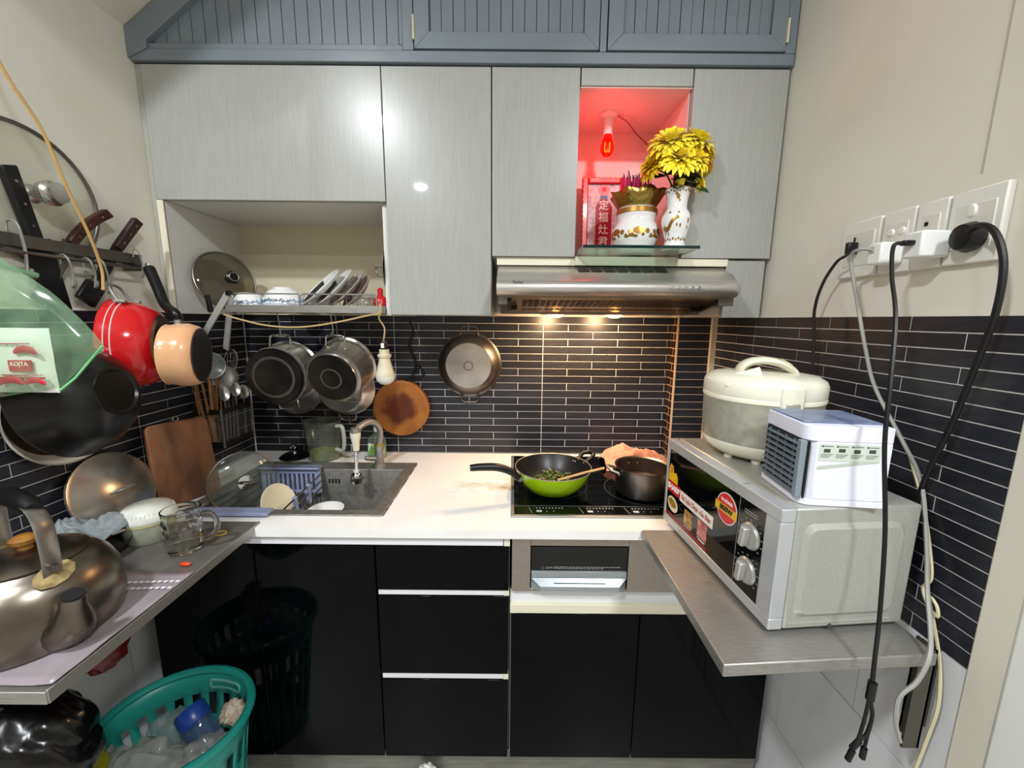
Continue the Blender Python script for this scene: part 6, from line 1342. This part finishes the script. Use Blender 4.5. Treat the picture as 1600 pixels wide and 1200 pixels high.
# ================================================================== small air cooler
ACM = T(0.499, -0.955, ZM) @ RZ(-6)
ac = TH('air_cooler', 'small white desktop air cooler with grey louvres', 'air cooler', M=ACM)
lil = mat('lilac_white_plastic', '#dfe0ec', 0.35)
aw, ad, ah = 0.135, 0.124, 0.142
op = MB(); r_ = 0.02; pol = []
pol = [(0.0, ad), (0.0, r_)] + [(r_ - r_ * math.cos(math.radians(a)), r_ - r_ * math.sin(math.radians(a))) for a in (22, 45, 68)] + [(r_, 0), (aw, 0), (aw, ad)]
op.prism(pol, 0.115, ah).prism(pol, 0.0, 0.012).prism([(0.004, ad), (0.012, 0.008), (r_, 0), (aw, 0), (aw, ad)], 0.012, 0.115)
op.build('housing', lil, ac, local=True, bevel=0.0015)
MB().box(0.004, aw - 0.004, 0.02, ad - 0.002, ah, ah + 0.003).build('top_cover', clear('tinted_cover', '#b9c6de', 0.06, 0.5, '#aab8d2'), ac, local=True, bevel=0.001)
dkb = mat('dark_interior', '#22262b', 0.5)
MB().box(-0.0015, 0.006, 0.008, ad - 0.006, 0.014, 0.114).build('louvre_back', dkb, ac, local=True)
for k in range(9):
    MB().cbox((-0.004, ad / 2 - 0.002, 0.021 + k * 0.0108), (0.010, ad - 0.024, 0.0022), None).build('louvre', mat('louvre_grey', '#6f7b85', 0.4), ac, local=True)
for k in range(4): MB().box(-0.0035, -0.001, 0.025 + k * 0.026, 0.028 + k * 0.026, 0.016, 0.112).build('vane', mat('louvre_grey', '#6f7b85', 0.4), ac, local=True)
MB().box(-0.0065, 0.004, 0.002, 0.013, 0.013, 0.115).build('louvre_frame', mat('frame_grey', '#7d8890', 0.4), ac, local=True, bevel=0.001)
MB().box(0.0045, 0.0075, -0.0004, 0.002, 0.013, 0.114).build('frame_shadow_gap', blackmatte, ac, local=True)
lb_ = MB().box(0.022, 0.118, -0.0006, 0.0, 0.082, 0.112).build('sticker', mat('sticker_sage', '#c3ccc0', 0.4), ac, local=True)
MB().add([(0.022, -0.0007, 0.066), (0.022, -0.0007, 0.072), (0.10, -0.0007, 0.0845), (0.118, -0.0007, 0.0825)], [(0, 1, 2, 3)]).build('sticker_strip', mat('strip_sage', '#b5bdb2', 0.4), ac, local=True)
ik = mat('sticker_ink', '#3d4442', 0.5); sk_ = MB()
for i in range(4):
    x = 0.025 + i * 0.0235
    sk_.box(x, x + 0.003, -0.001, -0.0006, 0.1065, 0.109).box(x + 0.004, x + 0.018, -0.001, -0.0006, 0.1075, 0.1083)
    sk_.box(x + 0.004, x + 0.014, -0.001, -0.0006, 0.097 + 0.001 * (i % 2), 0.103 + 0.001 * (i % 2))
    for j in range(3): sk_.box(x, x + 0.019 - 0.003 * j, -0.001, -0.0006, 0.0935 - j * 0.0025, 0.0941 - j * 0.0025)
o = sk_.build('sticker_print', ik, lb_, local=True, smooth=0); o['kind'] = 'stuff'
# ================================================================== sockets on the right wall
plw = mat('socket_plate_white', '#e2e0d8', 0.35); plw2 = mat('socket_plate_inner', '#d9d6cb', 0.35)
PL = [(-0.723, -0.624, 'leftmost white wall socket plate with black plug slot', 'socket'), (-0.795, -0.727, 'white switch plate with two round buttons, second from left', 'switch'), (-0.853, -0.797, 'plain white wall socket plate, third from left', 'socket'), (-0.938, -0.855, 'rightmost wall socket plate with one oval button', 'switch')]
XW = 0.7895
for i, (y0, y1, lb2, cat) in enumerate(PL):
    t = TH('wall_socket' if cat == 'socket' else 'wall_switch', lb2, cat, (XW, (y0 + y1) / 2, 1.512))
    z0, z1 = 1.512, 1.634
    MB().box(XW - 0.013, XW, y0 + 0.001, y1 - 0.001, z0, z1).build('plate', plw, t, bevel=0.0025)
    MB().box(XW - 0.0145, XW - 0.012, y0 + 0.012, y1 - 0.012, z0 + 0.024, z1 - 0.024).build('insert', plw2, t, bevel=0.001)
    if i == 0: MB().box(XW - 0.016, XW - 0.0140, -0.665, -0.661, 1.585, 1.60).build('slot', blackmatte, t)
    if i == 1:
        for y in (-0.75, -0.773): MB().lathe([(0, 0.004), (0.006, 0.0035), (0.008, 0)], 18, AX((XW - 0.0143, y, 1.592), (-1, 0, 0))).build('button', plw, t)
    if i == 2: MB().box(XW - 0.016, XW - 0.0140, -0.822, -0.816, 1.59, 1.597).build('slot', blackmatte, t)
    if i == 3: MB().lathe([(0, 0.004), (0.007, 0.0035), (0.010, 0)], 20, AX((XW - 0.0143, -0.893, 1.598), (-1, 0, 0)) @ SC(0.8, 1.2, 1)).build('button', plw, t)
wht = mat('adapter_white', '#e9e9e6', 0.3)
def adapter(label, c, d):
    t = TH('usb_adapter', label, 'adapter', c); MB().cbox(c, d).build('housing', wht, t, bevel=0.004)
    MB().cbox((c[0] + d[0] / 2 + 0.004, c[1], c[2]), (0.010, 0.02, 0.02)).build('plug_base', wht, t)
    return t
adapter('white charger block with grey cable in the leftmost sockets', (0.752, -0.768, 1.548), (0.045, 0.032, 0.042))
a2 = adapter('larger white charger block with black cable in the third plate', (0.748, -0.852, 1.550), (0.052, 0.036, 0.046))
# plugs and cables
pc = TH('power_cable', 'thin black power cord arching from the leftmost socket down behind the rice cooker', 'power cord', (0.74, -0.65, 1.3))
MB().cbox((0.762, -0.672, 1.575), (0.022, 0.012, 0.026)).build('plug', blackplastic, pc, bevel=0.003)
MB().tube([(0.755, -0.674, 1.565), (0.74, -0.685, 1.556), (0.74, -0.662, 1.545), (0.74, -0.63, 1.50), (0.742, -0.613, 1.44), (0.744, -0.622, 1.36), (0.742, -0.63, 1.27), (0.735, -0.62, 1.20)], 0.0034, 6, sm=6).build('cord', blackcord, pc)
greyc = mat('grey_cable', '#9a9a94', 0.5)
gc = TH('grey_usb_cable', 'grey charging cable hanging from the left charger down past the shelf', 'cable', (0.75, -0.9, 0.65))
MB().tube([(0.728, -0.766, 1.556), (0.71, -0.758, 1.558), (0.712, -0.735, 1.545), (0.725, -0.745, 1.47), (0.735, -0.775, 1.36), (0.745, -0.80, 1.28), (0.755, -0.86, 1.19), (0.76, -0.905, 1.12), (0.752, -0.94, 1.02), (0.742, -0.965, 0.94), (0.722, -0.998, 0.89), (0.700, -1.022, 0.86), (0.685, -1.024, 0.815), (0.666, -1.02, 0.78), (0.668, -1.02, 0.73), (0.682, -1.02, 0.69)], 0.0034, 6, sm=6).build('cable', greyc, gc)
MB().cbox((0.731, -0.766, 1.556), (0.012, 0.006, 0.010)).build('plug', greyc, gc)
hc = TH('usb_hub_cable', 'black cable dangling before the microwave ending in three plugs', 'cable', (0.57, -1.06, 0.7))
MB().cbox((0.715, -0.852, 1.553), (0.022, 0.012, 0.009)).build('plug', blackplastic, hc, bevel=0.002)
MB().tube([(0.706, -0.852, 1.553), (0.68, -0.862, 1.545), (0.645, -0.905, 1.49), (0.615, -0.955, 1.42), (0.59, -0.99, 1.32), (0.583, -1.005, 1.22), (0.60, -1.012, 1.08), (0.596, -1.03, 0.95), (0.58, -1.05, 0.885), (0.572, -1.06, 0.853)], 0.0034, 6, sm=6).build('cable', blackcord, hc)
MB().cyl(0.0062, 0.822, 0.853, 12, T(0.571, -1.062, 0)).build('splitter', blackplastic, hc)
for P_ in ([(0.570, -1.062, 0.823), (0.566, -1.064, 0.785), (0.562, -1.064, 0.75), (0.556, -1.064, 0.728)], [(0.572, -1.062, 0.823), (0.582, -1.06, 0.79), (0.578, -1.06, 0.755), (0.569, -1.06, 0.742)], [(0.572, -1.06, 0.823), (0.584, -1.058, 0.785), (0.582, -1.058, 0.75), (0.581, -1.058, 0.725)]):
    MB().tube(P_, 0.0026, 6, sm=5).build('branch', blackcord, hc)
    a, b = Vector(P_[-2]), Vector(P_[-1]); d = (b - a).normalized()
    MB().tube([tuple(b), tuple(b + d * 0.020)], 0.0045, 8).build('branch_plug', blackplastic, hc)
bc = TH('power_cable', 'thick black power cord from the right socket sweeping down behind the air cooler', 'power cord', (0.75, -0.95, 1.0))
MB().lathe([(0, 0), (0.018, 0.001), (0.021, 0.012), (0.017, 0.028), (0, 0.032)], 20, AX((0.776, -0.905, 1.553), (-1, 0, 0)) @ SC(1, 1.2, 1)).build('plug', blackplastic, bc)
MB().tube([(0.752, -0.908, 1.557), (0.745, -0.935, 1.565), (0.74, -0.962, 1.548), (0.738, -0.982, 1.50), (0.738, -0.985, 1.43), (0.742, -0.972, 1.36), (0.75, -0.945, 1.24), (0.758, -0.915, 1.14), (0.762, -0.895, 1.02), (0.765, -0.875, 0.93), (0.765, -0.85, 0.87)], lambda q: 0.0050 - 0.001 * q, 8, sm=6).build('cord', blackcord, bc)
wc = TH('looped_cable', 'cream looped cord hanging beside the microwave down past the shelf', 'cord', (0.77, -0.97, 0.5))
crm = mat('cream_cord', '#d8d0a8', 0.5)
MB().tube([(0.776, -0.86, 1.16), (0.774, -0.905, 1.07), (0.77, -0.935, 0.99), (0.768, -0.945, 0.949), (0.768, -0.935, 0.925), (0.768, -0.948, 0.90), (0.768, -0.966, 0.89), (0.768, -0.962, 0.908), (0.768, -0.948, 0.915), (0.768, -0.962, 0.875), (0.768, -0.983, 0.813), (0.768, -0.994, 0.738), (0.768, -0.989, 0.664), (0.769, -0.98, 0.58), (0.77, -0.965, 0.45), (0.77, -0.95, 0.3), (0.77, -0.94, 0.1), (0.77, -0.94, 0.004)], 0.0028, 6, sm=6).build('cord', crm, wc)
